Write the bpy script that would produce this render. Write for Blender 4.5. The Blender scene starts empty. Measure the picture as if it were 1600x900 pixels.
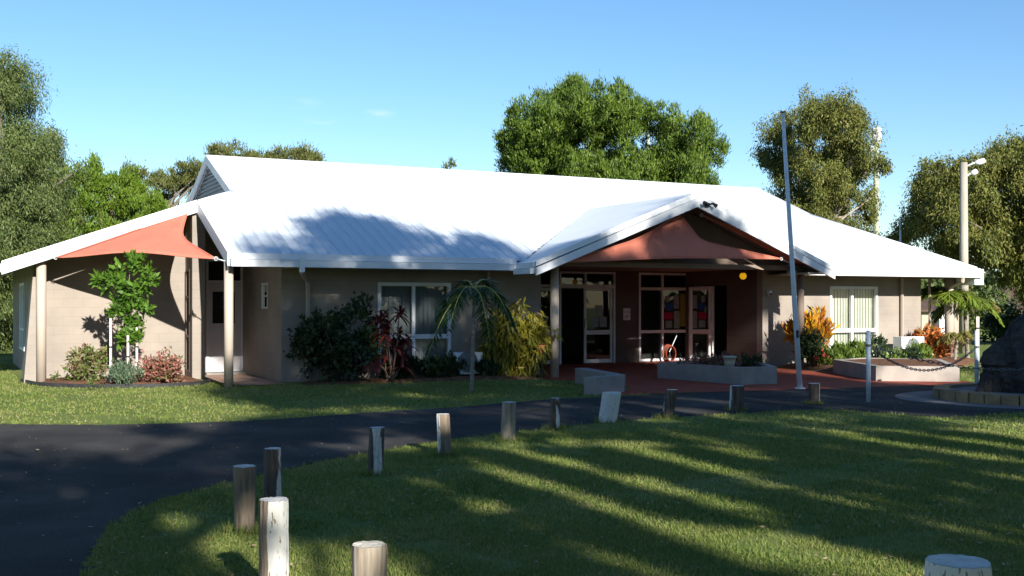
import bpy, math, random
import numpy as np
from mathutils import Vector, Matrix, Quaternion
R=math.radians
TH=R(27.0); CS,SN=math.cos(TH),math.sin(TH)
F,YH,EYE=1740.0,475.0,1.6
rng=np.random.default_rng(7); random.seed(7)
col=bpy.context.scene.collection
# ------------------------------------------------------------------ frames
def B(u,v,z=0.0): return Vector((u*CS-v*SN,u*SN+v*CS,z))      # building frame -> world
def I(x,y,z=0.0): return Vector((x,y,z))
def G(px,py,z=0.0):
    t=(EYE-z)*F/(py-YH); return Vector(((px-800)/F*t,t,z))
def at(px,py,t): return Vector(((px-800)/F*t,t,EYE+(YH-py)/F*t))
def UV(px,py,v):                                              # where a sight line meets the wall plane v
    a=(px-800)/F; t=v/(-a*SN+CS); return (a*CS+SN)*t, EYE+(YH-py)/F*t
def U(px,v): return UV(px,0,v)[0]
# ------------------------------------------------------------------ object helpers
def thing(name,label,cat,loc=(0,0,0),rz=0.0,group=None):
    o=bpy.data.objects.new(name,None); col.objects.link(o); o.empty_display_size=.2
    o.location=loc; o.rotation_euler=(0,0,rz); o['label']=label; o['category']=cat
    if group:o['group']=group
    return o
def wm(o):
    M=Matrix.Translation(o.location)@o.rotation_euler.to_matrix().to_4x4()
    return wm(o.parent)@M if o.parent else M
class MB:
    def __init__(s,T=I): s.v=[];s.f=[];s.T=T;s.m=[];s.cur=0
    def add(s,vs,fs):
        b=len(s.v); s.v+= [s.T(*p) for p in vs]; s.f+=[tuple(i+b for i in f) for f in fs]; s.m+=[s.cur]*len(fs); return s
    def box(s,a0,a1,b0,b1,c0,c1):
        vs=[(a,b,c) for c in (c0,c1) for b in (b0,b1) for a in (a0,a1)]
        return s.add(vs,[(0,2,3,1),(4,5,7,6),(0,1,5,4),(2,6,7,3),(0,4,6,2),(1,3,7,5)])
    def prism(s,poly,z0,z1):
        n=len(poly); vs=[(p[0],p[1],z0) for p in poly]+[(p[0],p[1],z1) for p in poly]
        return s.add(vs,[tuple(range(n-1,-1,-1)),tuple(range(n,2*n))]+[(i,(i+1)%n,n+(i+1)%n,n+i) for i in range(n)])
    def slab(s,poly3,off):                                     # planar polygon given thickness by an offset vector
        n=len(poly3); vs=list(poly3)+[tuple(p[i]+off[i] for i in range(3)) for p in poly3]
        return s.add(vs,[tuple(range(n)),tuple(range(2*n-1,n-1,-1))]+[(i,n+i,n+(i+1)%n,(i+1)%n) for i in range(n)])
    def tube(s,pts,rad,n=8,cap=True):
        P=[Vector(s.T(*p)) for p in pts]; T0=s.T; s.T=I
        if not hasattr(rad,'__len__'): rad=[rad]*len(P)
        vs=[];prev=None
        for i,p in enumerate(P):
            d=(P[min(i+1,len(P)-1)]-P[max(i-1,0)]); d.normalize()
            a=prev if prev is not None else (Vector((1,0,0)) if abs(d.x)<.8 else Vector((0,1,0)))
            a=(a-d*a.dot(d)).normalized(); prev=a; b=d.cross(a)
            for k in range(n):
                q=p+(a*math.cos(2*math.pi*k/n)+b*math.sin(2*math.pi*k/n))*rad[i]; vs.append(tuple(q))
        fs=[(i*n+k,i*n+(k+1)%n,(i+1)*n+(k+1)%n,(i+1)*n+k) for i in range(len(P)-1) for k in range(n)]
        if cap: fs+=[tuple(range(n-1,-1,-1)),tuple(range((len(P)-1)*n,len(P)*n))]
        s.add(vs,fs); s.T=T0; return s
    def grid(s,fn,nu,nv):
        vs=[fn(i/nu,j/nv) for j in range(nv+1) for i in range(nu+1)]
        w=nu+1
        return s.add(vs,[(j*w+i,j*w+i+1,(j+1)*w+i+1,(j+1)*w+i) for j in range(nv) for i in range(nu)])
    def sphere(s,c,r,n=12,m=8):
        r=r if hasattr(r,'__len__') else (r,r,r)
        return s.grid(lambda a,b:(c[0]+r[0]*math.sin(b*math.pi)*math.cos(a*2*math.pi),c[1]+r[1]*math.sin(b*math.pi)*math.sin(a*2*math.pi),c[2]-r[2]*math.cos(b*math.pi)),n,m)
    def build(s,name,mat,parent=None,smooth=False,loc=None,**tags):
        if parent is not None: inv=wm(parent).inverted()
        elif loc is not None: inv=Matrix.Translation(Vector(loc)).inverted()
        else: inv=Matrix()
        me=bpy.data.meshes.new(name); me.from_pydata([tuple(inv@Vector(p)) for p in s.v],[],s.f)
        for m in (mat if isinstance(mat,(list,tuple)) else [mat]): me.materials.append(m)
        if any(s.m): me.polygons.foreach_set('material_index',s.m)
        if smooth: me.polygons.foreach_set('use_smooth',[True]*len(me.polygons))
        me.update()
        o=bpy.data.objects.new(name,me); col.objects.link(o)
        if parent is not None: o.parent=parent
        elif loc is not None: o.location=loc
        for k,x in tags.items(): o[k]=x
        return o
def wall_cells(T,xs,zs,solid,d0,d1):                            # a wall with openings, faces only where the solid ends
    mb=MB(T); nx,nz=len(xs)-1,len(zs)-1
    S=lambda i,j:0<=i<nx and 0<=j<nz and solid((xs[i]+xs[i+1])/2,(zs[j]+zs[j+1])/2)
    for i in range(nx):
        for j in range(nz):
            if not S(i,j):continue
            x0,x1,z0,z1=xs[i],xs[i+1],zs[j],zs[j+1]
            mb.add([(x0,d0,z0),(x1,d0,z0),(x1,d0,z1),(x0,d0,z1)],[(0,1,2,3)])
            mb.add([(x0,d1,z0),(x1,d1,z0),(x1,d1,z1),(x0,d1,z1)],[(3,2,1,0)])
            if not S(i-1,j):mb.add([(x0,d0,z0),(x0,d0,z1),(x0,d1,z1),(x0,d1,z0)],[(0,1,2,3)])
            if not S(i+1,j):mb.add([(x1,d0,z0),(x1,d1,z0),(x1,d1,z1),(x1,d0,z1)],[(0,1,2,3)])
            if not S(i,j-1):mb.add([(x0,d0,z0),(x0,d1,z0),(x1,d1,z0),(x1,d0,z0)],[(0,1,2,3)])
            if not S(i,j+1):mb.add([(x0,d0,z1),(x1,d0,z1),(x1,d1,z1),(x0,d1,z1)],[(0,1,2,3)])
    return mb
def open_wall(T,x0,x1,z0,z1,holes,d0,d1):
    xs=sorted({x0,x1,*[h[0] for h in holes],*[h[1] for h in holes]}); zs=sorted({z0,z1,*[h[2] for h in holes],*[h[3] for h in holes]})
    return wall_cells(T,xs,zs,lambda x,z:not any(h[0]<x<h[1] and h[2]<z<h[3] for h in holes),d0,d1)
def np_mesh(name,verts,k,mat,parent=None,loc=None,**tags):      # many k-sided faces at once
    inv=wm(parent).inverted() if parent is not None else (Matrix.Translation(Vector(loc)).inverted() if loc is not None else Matrix())
    A=np.array(inv); V=verts@A[:3,:3].T+A[:3,3]; n=len(V); nf=n//k
    me=bpy.data.meshes.new(name); me.vertices.add(n); me.vertices.foreach_set('co',V.astype(np.float32).ravel())
    me.loops.add(n); me.loops.foreach_set('vertex_index',np.arange(n,dtype=np.int32))
    me.polygons.add(nf); me.polygons.foreach_set('loop_start',np.arange(0,n,k,dtype=np.int32)); me.polygons.foreach_set('loop_total',np.full(nf,k,dtype=np.int32))
    me.materials.append(mat); me.update(calc_edges=True)
    o=bpy.data.objects.new(name,me); col.objects.link(o)
    if parent is not None:o.parent=parent
    elif loc is not None:o.location=loc
    for q,x in tags.items():o[q]=x
    return o
# ------------------------------------------------------------------ materials
def nodes(name):
    m=bpy.data.materials.new(name); m.use_nodes=True; nt=m.node_tree; nt.nodes.clear()
    N=lambda t,**k:_n(nt,t,k); L=nt.links.new
    out=N('ShaderNodeOutputMaterial'); return m,N,L,out
def _n(nt,t,k):
    n=nt.nodes.new(t)
    for a,b in k.items():
        if a.startswith('_'): setattr(n,a[1:],b)
        else: n.inputs[a.replace('__',' ')].default_value=b
    return n
def c4(c): return (c[0],c[1],c[2],1)
def ramp(N,stops):
    r=N('ShaderNodeValToRGB'); e=r.color_ramp.elements
    while len(e)>1:e.remove(e[-1])
    e[0].position=stops[0][0];e[0].color=c4(stops[0][1])
    for p,c in stops[1:]:
        q=e.new(p);q.color=c4(c)
    return r
def mat(name,c1,c2=None,scale=3.0,rough=.7,bump=0.0,bscale=40.0,detail=5,metal=0.0,spec=.3,lo=.35,hi=.65,stretch=None):
    m,N,L,out=nodes(name); p=N('ShaderNodeBsdfPrincipled',Roughness=rough,Metallic=metal); p.inputs['Specular IOR Level'].default_value=spec
    L(p.outputs[0],out.inputs[0]); tc=N('ShaderNodeTexCoord'); vec=tc.outputs['Object']
    if stretch:
        mp=N('ShaderNodeMapping',Scale=stretch); L(vec,mp.inputs[0]); vec=mp.outputs[0]
    if c2 is None: c2=tuple(x*.82 for x in c1)
    n=N('ShaderNodeTexNoise',Scale=scale,Detail=detail); L(vec,n.inputs['Vector'])
    r=ramp(N,[(lo,c1),(hi,c2)]); L(n.outputs['Fac'],r.inputs[0]); L(r.outputs[0],p.inputs['Base Color'])
    if bump:
        b=N('ShaderNodeTexNoise',Scale=bscale,Detail=4); L(vec,b.inputs['Vector']); q=N('ShaderNodeBump',Strength=bump,Distance=.02); L(b.outputs['Fac'],q.inputs['Height']); L(q.outputs[0],p.inputs['Normal'])
    return m
def leaf_mat(name,cols,trans=.3,rough=.55,spec=.3):
    m,N,L,out=nodes(name); g=N('ShaderNodeNewGeometry'); n=len(cols)
    r=ramp(N,[(i/max(1,n-1),c) for i,c in enumerate(cols)]); 
    tc=N('ShaderNodeTexCoord'); nz=N('ShaderNodeTexNoise',Scale=.9,Detail=3); L(tc.outputs['Object'],nz.inputs['Vector'])
    ad=N('ShaderNodeMath',_operation='MULTIPLY_ADD'); L(g.outputs['Random Per Island'],ad.inputs[0]); ad.inputs[1].default_value=.7
    s2=N('ShaderNodeMath',_operation='MULTIPLY_ADD'); L(nz.outputs['Fac'],s2.inputs[0]); s2.inputs[1].default_value=.9; s2.inputs[2].default_value=-.3; L(s2.outputs[0],ad.inputs[2])
    L(ad.outputs[0],r.inputs[0])
    p=N('ShaderNodeBsdfPrincipled',Roughness=rough); p.inputs['Specular IOR Level'].default_value=spec; L(r.outputs[0],p.inputs['Base Color'])
    t=N('ShaderNodeBsdfTranslucent'); L(r.outputs[0],t.inputs[0]); x=N('ShaderNodeMixShader'); x.inputs[0].default_value=trans
    L(p.outputs[0],x.inputs[1]);L(t.outputs[0],x.inputs[2]);L(x.outputs[0],out.inputs[0]); return m
def block_mat(name,c,bw,bh,mortar,bump=.25,axis='wall',c2=None,ms=.012,dirt=True):
    m,N,L,out=nodes(name); p=N('ShaderNodeBsdfPrincipled',Roughness=.85); p.inputs['Specular IOR Level'].default_value=.2; L(p.outputs[0],out.inputs[0])
    tc=N('ShaderNodeTexCoord'); vec=tc.outputs['Object']
    if axis=='wall':
        sx=N('ShaderNodeSeparateXYZ'); L(vec,sx.inputs[0]); a=N('ShaderNodeMath',_operation='ADD'); L(sx.outputs[0],a.inputs[0]);L(sx.outputs[1],a.inputs[1])
        cb=N('ShaderNodeCombineXYZ'); L(a.outputs[0],cb.inputs[0]);L(sx.outputs[2],cb.inputs[1]); bv=cb.outputs[0]
    else: bv=vec
    br=N('ShaderNodeTexBrick',Scale=1.0,Mortar__Size=ms,Brick__Width=bw,Row__Height=bh); br.inputs['Color1'].default_value=c4(c); br.inputs['Color2'].default_value=c4(c2 or tuple(x*.95 for x in c)); br.inputs['Mortar'].default_value=c4(mortar); br.inputs['Mortar Smooth'].default_value=.5
    L(bv,br.inputs['Vector'])
    nz=N('ShaderNodeTexNoise',Scale=1.3,Detail=6); L(vec,nz.inputs['Vector'])
    r=ramp(N,[(.3,(.83,.83,.84)),(.65,(1.07,1.05,1.03))]); L(nz.outputs['Fac'],r.inputs[0])
    mx=N('ShaderNodeMix',_data_type='RGBA',_blend_type='MULTIPLY'); mx.inputs[0].default_value=1; L(br.outputs['Color'],mx.inputs[6]);L(r.outputs[0],mx.inputs[7]); L(mx.outputs[2],p.inputs['Base Color'])
    q=N('ShaderNodeBump',Strength=bump,Distance=.01); q.invert=True; L(br.outputs['Fac'],q.inputs['Height']);
    n2=N('ShaderNodeTexNoise',Scale=60,Detail=3); L(vec,n2.inputs['Vector']); q2=N('ShaderNodeBump',Strength=.15,Distance=.01); L(n2.outputs['Fac'],q2.inputs['Height']); L(q.outputs[0],q2.inputs['Normal']); L(q2.outputs[0],p.inputs['Normal'])
    return m
def roof_mat(name,c,axis,period):
    m,N,L,out=nodes(name); p=N('ShaderNodeBsdfPrincipled',Roughness=.42); p.inputs['Specular IOR Level'].default_value=.35; L(p.outputs[0],out.inputs[0])
    tc=N('ShaderNodeTexCoord'); sx=N('ShaderNodeSeparateXYZ'); L(tc.outputs['Object'],sx.inputs[0])
    a=N('ShaderNodeMath',_operation='MULTIPLY'); L(sx.outputs[axis],a.inputs[0]); a.inputs[1].default_value=2*math.pi/period
    s=N('ShaderNodeMath',_operation='SINE'); L(a.outputs[0],s.inputs[0]); pw=N('ShaderNodeMapRange'); pw.inputs[1].default_value=.75;pw.inputs[2].default_value=1.0; L(s.outputs[0],pw.inputs[0])
    q=N('ShaderNodeBump',Strength=.9,Distance=.03); L(pw.outputs[0],q.inputs['Height']); L(q.outputs[0],p.inputs['Normal'])
    nz=N('ShaderNodeTexNoise',Scale=.6,Detail=5); L(tc.outputs['Object'],nz.inputs['Vector']); r=ramp(N,[(.3,c),(.7,tuple(x*.93 for x in c))]); L(nz.outputs['Fac'],r.inputs[0]); L(r.outputs[0],p.inputs['Base Color']); return m
def glass_mat(name,tint=(.75,.8,.8),refl=.9):
    m,N,L,out=nodes(name); t=N('ShaderNodeBsdfTransparent'); t.inputs[0].default_value=c4(tint); g=N('ShaderNodeBsdfGlossy',Roughness=.015); g.inputs[0].default_value=(refl,refl,refl,1)
    f=N('ShaderNodeFresnel',IOR=1.5); x=N('ShaderNodeMixShader'); L(f.outputs[0],x.inputs[0]);L(t.outputs[0],x.inputs[1]);L(g.outputs[0],x.inputs[2]);L(x.outputs[0],out.inputs[0]); return m
def fabric_mat(name,c,trans=.35):
    m,N,L,out=nodes(name); d=N('ShaderNodeBsdfDiffuse'); t=N('ShaderNodeBsdfTranslucent'); tc=N('ShaderNodeTexCoord'); nz=N('ShaderNodeTexNoise',Scale=2,Detail=5); L(tc.outputs['Object'],nz.inputs['Vector'])
    r=ramp(N,[(.3,c),(.7,tuple(x*.88 for x in c))]); L(nz.outputs['Fac'],r.inputs[0]); wv=N('ShaderNodeTexWave',Scale=.55,Distortion=.15); L(tc.outputs['Object'],wv.inputs['Vector']); sm=N('ShaderNodeMapRange'); sm.inputs[1].default_value=.985; sm.inputs[2].default_value=.998; sm.inputs[3].default_value=1; sm.inputs[4].default_value=.94; L(wv.outputs['Fac'],sm.inputs[0])
    mu=N('ShaderNodeMix',_data_type='RGBA',_blend_type='MULTIPLY'); mu.inputs[0].default_value=1; L(r.outputs[0],mu.inputs[6]); L(sm.outputs[0],mu.inputs[7]); L(mu.outputs[2],d.inputs[0]);L(mu.outputs[2],t.inputs[0])
    x=N('ShaderNodeMixShader'); x.inputs[0].default_value=trans; L(d.outputs[0],x.inputs[1]);L(t.outputs[0],x.inputs[2]);L(x.outputs[0],out.inputs[0]); return m
def ground_mat(name,cols,s1,s2,bump=.5,bscale=60,rough=.95):
    m,N,L,out=nodes(name); p=N('ShaderNodeBsdfPrincipled',Roughness=rough); p.inputs['Specular IOR Level'].default_value=.15; L(p.outputs[0],out.inputs[0]); tc=N('ShaderNodeTexCoord'); v=tc.outputs['Object']
    a=N('ShaderNodeTexNoise',Scale=s1,Detail=8); L(v,a.inputs['Vector']); b=N('ShaderNodeTexNoise',Scale=s2,Detail=4); L(v,b.inputs['Vector'])
    mx=N('ShaderNodeMath',_operation='MULTIPLY_ADD'); L(a.outputs['Fac'],mx.inputs[0]); mx.inputs[1].default_value=.6; h=N('ShaderNodeMath',_operation='MULTIPLY'); L(b.outputs['Fac'],h.inputs[0]); h.inputs[1].default_value=.4; L(h.outputs[0],mx.inputs[2])
    n=len(cols); r=ramp(N,[(.3+.4*i/(n-1),c) for i,c in enumerate(cols)]); L(mx.outputs[0],r.inputs[0]); L(r.outputs[0],p.inputs['Base Color'])
    q=N('ShaderNodeBump',Strength=bump,Distance=.03); d=N('ShaderNodeTexNoise',Scale=bscale,Detail=5); L(v,d.inputs['Vector']); L(d.outputs['Fac'],q.inputs['Height']); L(q.outputs[0],p.inputs['Normal']); return m
def log_mat(name,paint,ang,wood1=(.20,.155,.11),wood2=(.09,.068,.048),width=1.0,lo=.42,pc=(.60,.59,.55)):
    # weathered round timber, with what is left of its white paint on one side (ang) and flaking edges
    m,N,L,out=nodes(name); p=N('ShaderNodeBsdfPrincipled',Roughness=.85); p.inputs['Specular IOR Level'].default_value=.2; L(p.outputs[0],out.inputs[0]); tc=N('ShaderNodeTexCoord'); v=tc.outputs['Object']
    mp=N('ShaderNodeMapping',Scale=(22,22,2.2)); L(v,mp.inputs[0]); a=N('ShaderNodeTexNoise',Scale=1.6,Detail=7); L(mp.outputs[0],a.inputs['Vector'])
    r=ramp(N,[(.3,wood2),(.52,wood1),(.72,tuple(min(1,x*1.35) for x in wood1))]); L(a.outputs['Fac'],r.inputs[0]); c=r.outputs[0]
    if paint>0:
        sx=N('ShaderNodeSeparateXYZ'); L(v,sx.inputs[0]); at2=N('ShaderNodeMath',_operation='ARCTAN2'); L(sx.outputs[1],at2.inputs[0]);L(sx.outputs[0],at2.inputs[1])
        sb=N('ShaderNodeMath',_operation='SUBTRACT'); L(at2.outputs[0],sb.inputs[0]); sb.inputs[1].default_value=ang; co=N('ShaderNodeMath',_operation='COSINE'); L(sb.outputs[0],co.inputs[0])
        mp2=N('ShaderNodeMapping',Scale=(14,14,3)); L(v,mp2.inputs[0]); nz=N('ShaderNodeTexNoise',Scale=1.5,Detail=6); L(mp2.outputs[0],nz.inputs['Vector'])
        s=N('ShaderNodeMath',_operation='MULTIPLY_ADD'); L(nz.outputs['Fac'],s.inputs[0]); s.inputs[1].default_value=.7; L(co.outputs[0],s.inputs[2])
        mr=N('ShaderNodeMapRange'); th=math.cos(math.pi*paint)+.35; mr.inputs[1].default_value=th-.02; mr.inputs[2].default_value=th+.02; L(s.outputs[0],mr.inputs[0])
        ck=N('ShaderNodeTexNoise',Scale=62,Detail=5); mp3=N('ShaderNodeMapping',Scale=(1,1,.25)); L(v,mp3.inputs[0]); L(mp3.outputs[0],ck.inputs['Vector']); ckr=N('ShaderNodeMapRange'); ckr.inputs[1].default_value=.345;ckr.inputs[2].default_value=.385; L(ck.outputs['Fac'],ckr.inputs[0])
        mu=N('ShaderNodeMath',_operation='MULTIPLY'); L(mr.outputs[0],mu.inputs[0]);L(ckr.outputs[0],mu.inputs[1])
        x=N('ShaderNodeMix',_data_type='RGBA'); L(mu.outputs[0],x.inputs[0]); L(c,x.inputs[6]); x.inputs[7].default_value=c4(pc); c=x.outputs[2]
    L(c,p.inputs['Base Color']); q=N('ShaderNodeBump',Strength=.8,Distance=.01); L(a.outputs['Fac'],q.inputs['Height']); L(q.outputs[0],p.inputs['Normal']); return m

M={}
M['roof_v']=roof_mat('white_roof_sheet',(.63,.68,.73),0,.25)
M['roof_u']=roof_mat('white_roof_sheet_side',(.66,.71,.76),1,.25)
M['white']=mat('white_paint',(.68,.70,.72),(.63,.65,.67),2.0,.45)
M['white_frame']=mat('white_window_frame',(.72,.73,.74),(.66,.67,.68),4,.4)
M['door']=mat('pale_door_paint',(.62,.60,.61),(.57,.55,.56),3,.5)
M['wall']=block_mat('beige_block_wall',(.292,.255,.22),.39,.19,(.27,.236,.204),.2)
M['wall_shaded']=block_mat('brown_porch_wall',(.125,.10,.088),.39,.19,(.11,.09,.08),.2)  # block wall copy, its colour darkened to stand in for the porch shade
M['wall_brown']=mat('brown_frieze',(.20,.15,.12),(.17,.13,.105),2,.8)
M['column']=mat('beige_column',(.43,.36,.30),(.39,.33,.275),2,.55)
M['soffit']=mat('soffit_lining',(.33,.29,.25),(.29,.26,.22),2,.8)
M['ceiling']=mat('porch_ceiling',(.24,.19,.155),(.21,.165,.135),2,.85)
M['louvre']=mat('grey_louvre',(.36,.38,.41),(.31,.33,.36),3,.5)
M['sail']=fabric_mat('salmon_sail',(.66,.225,.155),.2)
M['steel']=mat('galvanised_steel',(.66,.69,.72),(.56,.59,.63),6,.5,metal=.1)
M['bluegrey']=mat('blue_grey_paint',(.62,.67,.72),(.54,.60,.66),8,.5)
M['chain']=mat('dark_chain',(.16,.17,.18),(.10,.10,.11),20,.5,metal=.6)
M['dark']=mat('dark_interior',(.035,.03,.03),(.03,.026,.026),2,.9)
M['int_wall']=mat('interior_wall',(.16,.15,.14),(.13,.12,.11),1,.9)
M['glass']=glass_mat('window_glass')
M['glass_dark']=glass_mat('tinted_glass',(.35,.37,.38),.9)
M['blind']=mat('cream_blind',(.62,.60,.50),(.55,.53,.44),3,.8)
M['blind_grey']=mat('grey_blind',(.30,.32,.33),(.26,.28,.29),3,.8)
M['concrete']=mat('grey_concrete',(.30,.27,.25),(.24,.215,.20),4,.9,.3,50)
M['concrete_pink']=mat('rendered_planter',(.37,.325,.285),(.30,.265,.235),3,.85,.2,60)
M['soil']=ground_mat('mulch_soil',[(.07,.035,.02),(.15,.075,.042),(.22,.115,.07)],6,60,1.0,40)
M['lawn']=ground_mat('lawn_soil',[(.08,.12,.03),(.13,.18,.042),(.18,.21,.06),(.25,.22,.10)],.55,22,.9,90)
M['asphalt']=ground_mat('asphalt',[(.024,.024,.025),(.052,.050,.049),(.12,.112,.102)],.8,90,.8,160,.95)
M['apron']=ground_mat('concrete_apron',[(.16,.14,.135),(.22,.195,.185)],2,60,.3,120)
M['red']=block_mat('red_brick_paving',(.34,.075,.04),.23,.115,(.19,.06,.04),.4,'floor',(.28,.06,.034),.008)
M['brick_edge']=mat('sandstone_block',(.34,.24,.125),(.20,.145,.085),4,.85,.4,40)
M['rock']=ground_mat('dark_boulder',[(.02,.019,.02),(.05,.045,.043),(.10,.088,.08)],3.5,24,1.0,22,.85)
M['edging']=mat('black_edging',(.025,.025,.027),(.04,.04,.042),8,.6)
M['bark']=mat('grey_bark',(.20,.165,.13),(.09,.075,.06),5,.9,.6,18,stretch=(1,1,.3))
M['bark_pale']=mat('pale_bark',(.42,.37,.31),(.22,.18,.15),4,.85,.5,14,stretch=(1,1,.3))
M['stake']=mat('white_stake',(.66,.60,.54),(.52,.46,.41),8,.8)
M['timber_pole']=mat('weathered_pole',(.40,.36,.30),(.28,.25,.20),5,.85,.4,20,stretch=(1,1,.15))
M['green_pole']=mat('green_treated_pole',(.40,.43,.33),(.30,.33,.25),4,.8,.3,20,stretch=(1,1,.15))
M['palm_trunk']=mat('palm_trunk',(.27,.24,.20),(.17,.15,.12),7,.85,.6,14,stretch=(1,1,4))
M['palm_green']=mat('green_palm_shaft',(.28,.33,.08),(.38,.36,.10),3,.5,stretch=(1,1,4))
M['rooftile']=block_mat('brown_tiles',(.10,.066,.052),.3,.3,(.06,.04,.034),.5,'floor')
M['orange']=mat('orange_hose',(.22,.04,.014),(.17,.032,.012),4,.5)
M['terracotta']=mat('terracotta',(.55,.18,.07),(.46,.15,.06),4,.8)
M['cream']=mat('cream_pot',(.50,.46,.37),(.42,.38,.31),5,.7)
M['paper']=mat('white_paper',(.70,.72,.74),(.64,.66,.68),8,.8)
M['black']=mat('black_plastic',(.02,.02,.022),(.03,.03,.032),8,.5)
M['fan_grey']=mat('fan_grille',(.20,.21,.22),(.14,.15,.16),8,.5)
M['grass']=leaf_mat('grass_blades',[(.085,.135,.026),(.145,.205,.042),(.20,.25,.06),(.27,.28,.09),(.40,.33,.17)],.4,.6,.2)
M['litter']=leaf_mat('dry_leaves',[(.30,.22,.13),(.42,.34,.22),(.2,.13,.07)],.15,.8)
# ------------------------------------------------------------------ foliage
def unit(a): return a/np.maximum(np.linalg.norm(a,axis=-1,keepdims=True),1e-9)
def leaf_quads(base,d,l,w,side=None):
    n=len(base); d=unit(d); s=unit(np.cross(d,rng.normal(size=(n,3)) if side is None else side)); l=l[:,None];w=w[:,None]
    V=np.empty((n,4,3)); V[:,0]=base; V[:,1]=base+d*l*.45+s*w*.5; V[:,2]=base+d*l; V[:,3]=base+d*l*.45-s*w*.5
    return V.reshape(-1,3)
def clump_leaves(cl,per,leaf,mode,spr=9,spread=.28,shell=.5):
    # cl: rows of x,y,z,r,zscale -> sprigs in each clump -> leaves on each sprig
    out=[]
    cl=np.asarray(cl,float); n=len(cl)
    ci=np.repeat(np.arange(n),spr); q=unit(rng.normal(size=(n*spr,3))); rr=shell+(1-shell)*rng.random((n*spr,1))**.6
    off=q*rr; r=cl[ci,3:4]; sp=cl[ci,:3]+off*r*np.stack([np.ones(len(ci)),np.ones(len(ci)),cl[ci,4]],1)
    m=max(1,per//spr); si=np.repeat(np.arange(len(sp)),m); k=len(si); rl=r[si]
    base=sp[si]+rng.normal(size=(k,3))*rl*spread
    o=off[si]; rnd=rng.normal(size=(k,3)); up=np.array([0,0,1.0])
    d={'up':o*.55+up*.95+rnd*.38,'droop':o*.45-up*.85+rnd*.45,'rand':o*.6+rnd*.7+up*.1,'flat':o*.8+rnd*.55+up*.25}[mode]
    l=leaf[0]*(.6+.8*rng.random(k)); w=leaf[1]*(.6+.8*rng.random(k))
    return leaf_quads(base,d,l,w,o+rng.normal(size=(k,3))*.45+np.array([0,0,.25]))
def in_poly(p,poly):
    x,y=p; c=False; n=len(poly); j=n-1
    for i in range(n):
        xi,yi=poly[i];xj,yj=poly[j]
        if (yi>y)!=(yj>y) and x<(xj-xi)*(y-yi)/(yj-yi)+xi:c=not c
        j=i
    return c
def outline_clumps(poly,t,depth,n,r,zs=1.0,gaps=(),boughs=0,br=.95):
    xs=[p[0] for p in poly];ys=[p[1] for p in poly]; cx=sum(xs)/len(xs); hw=(max(xs)-min(xs))/2; out=[];tries=0; k=F/t; m=r*k*.3
    ok=lambda p:in_poly(p,poly) and all(in_poly((p[0]+a*m,p[1]+b*m),poly) for a,b in ((1,0),(-1,0),(0,-1.2),(.7,-.8),(-.7,-.8))) and not any((p[0]-g[0])**2+(p[1]-g[1])**2<g[2]**2 for g in gaps)
    cs=[]
    if boughs:
        cy=sum(ys)/len(ys)
        for q in poly:
            d=math.hypot(cx-q[0],cy-q[1]); e=br*k*.42/max(d,1); cs.append((q[0]+(cx-q[0])*e,q[1]+(cy-q[1])*e,random.uniform(-.4,.4)*depth*.5))
    while len(cs)<boughs+(len(poly) if boughs else 0) and tries<6000:
        tries+=1; p=(random.uniform(min(xs),max(xs)),random.uniform(min(ys),max(ys)))
        if not ok(p):continue
        dd=depth*math.sqrt(max(.08,1-((p[0]-cx)/hw)**2)); q=(p[0],p[1],random.uniform(-dd,dd))
        if all((q[0]-c[0])**2+(q[1]-c[1])**2+((q[2]-c[2])*k*.6)**2>(br*k*.95)**2 for c in cs) or tries>4000: cs.append(q)
    tries=0
    while len(out)<n and tries<n*80:
        tries+=1
        if cs:
            c=random.choice(cs); p=(c[0]+random.gauss(0,br*k*.5),c[1]+random.gauss(0,br*k*.3)); dy=c[2]+random.gauss(0,br*.5)
        else:
            p=(random.uniform(min(xs),max(xs)),random.uniform(min(ys),max(ys))); dd=depth*math.sqrt(max(.08,1-((p[0]-cx)/hw)**2)); dy=random.uniform(-dd,dd)
        if not ok(p):continue
        out.append(((p[0]-800)*t/F,t+dy,EYE+(YH-p[1])*t/F,r*random.uniform(.6,1.2),zs))
    return out
def limbs(mb,base,fork,cl,n,r0,r1=.03):
    base=Vector(base);fork=Vector(fork); mid=(base+fork)/2+Vector((random.uniform(-.2,.2),random.uniform(-.2,.2),0))
    mb.tube([base,base+(mid-base)*.15,mid,fork],[r0*1.35,r0,r0*.85,r0*.7],9)
    for c in random.sample(cl,min(n,len(cl))):
        e=Vector(c[:3]); s=base.lerp(fork,random.uniform(.6,1.0)); 
        if e.z<s.z+.3: s=base.lerp(fork,.55)
        m=s.lerp(e,.5)+Vector((random.uniform(-.3,.3),random.uniform(-.3,.3),random.uniform(.0,.5)))
        mb.tube([s,s.lerp(m,.5)+Vector((0,0,.1)),m,e],[r0*.42,r0*.34,r0*.22,r1],6)
def tree(name,label,cl,per,leaf,mode,lm,base,fork,r0,nl,bark='bark',group=None,spr=9,spread=.28,shell=.5,cat='tree'):
    t=thing(name,label,cat,base,0,group); mb=MB(); limbs(mb,base,fork,cl,nl,r0); mb.build('trunk',M[bark],t,True)
    np_mesh('crown',clump_leaves(cl,per,leaf,mode,spr,spread,shell),4,lm,t); return t
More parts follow.
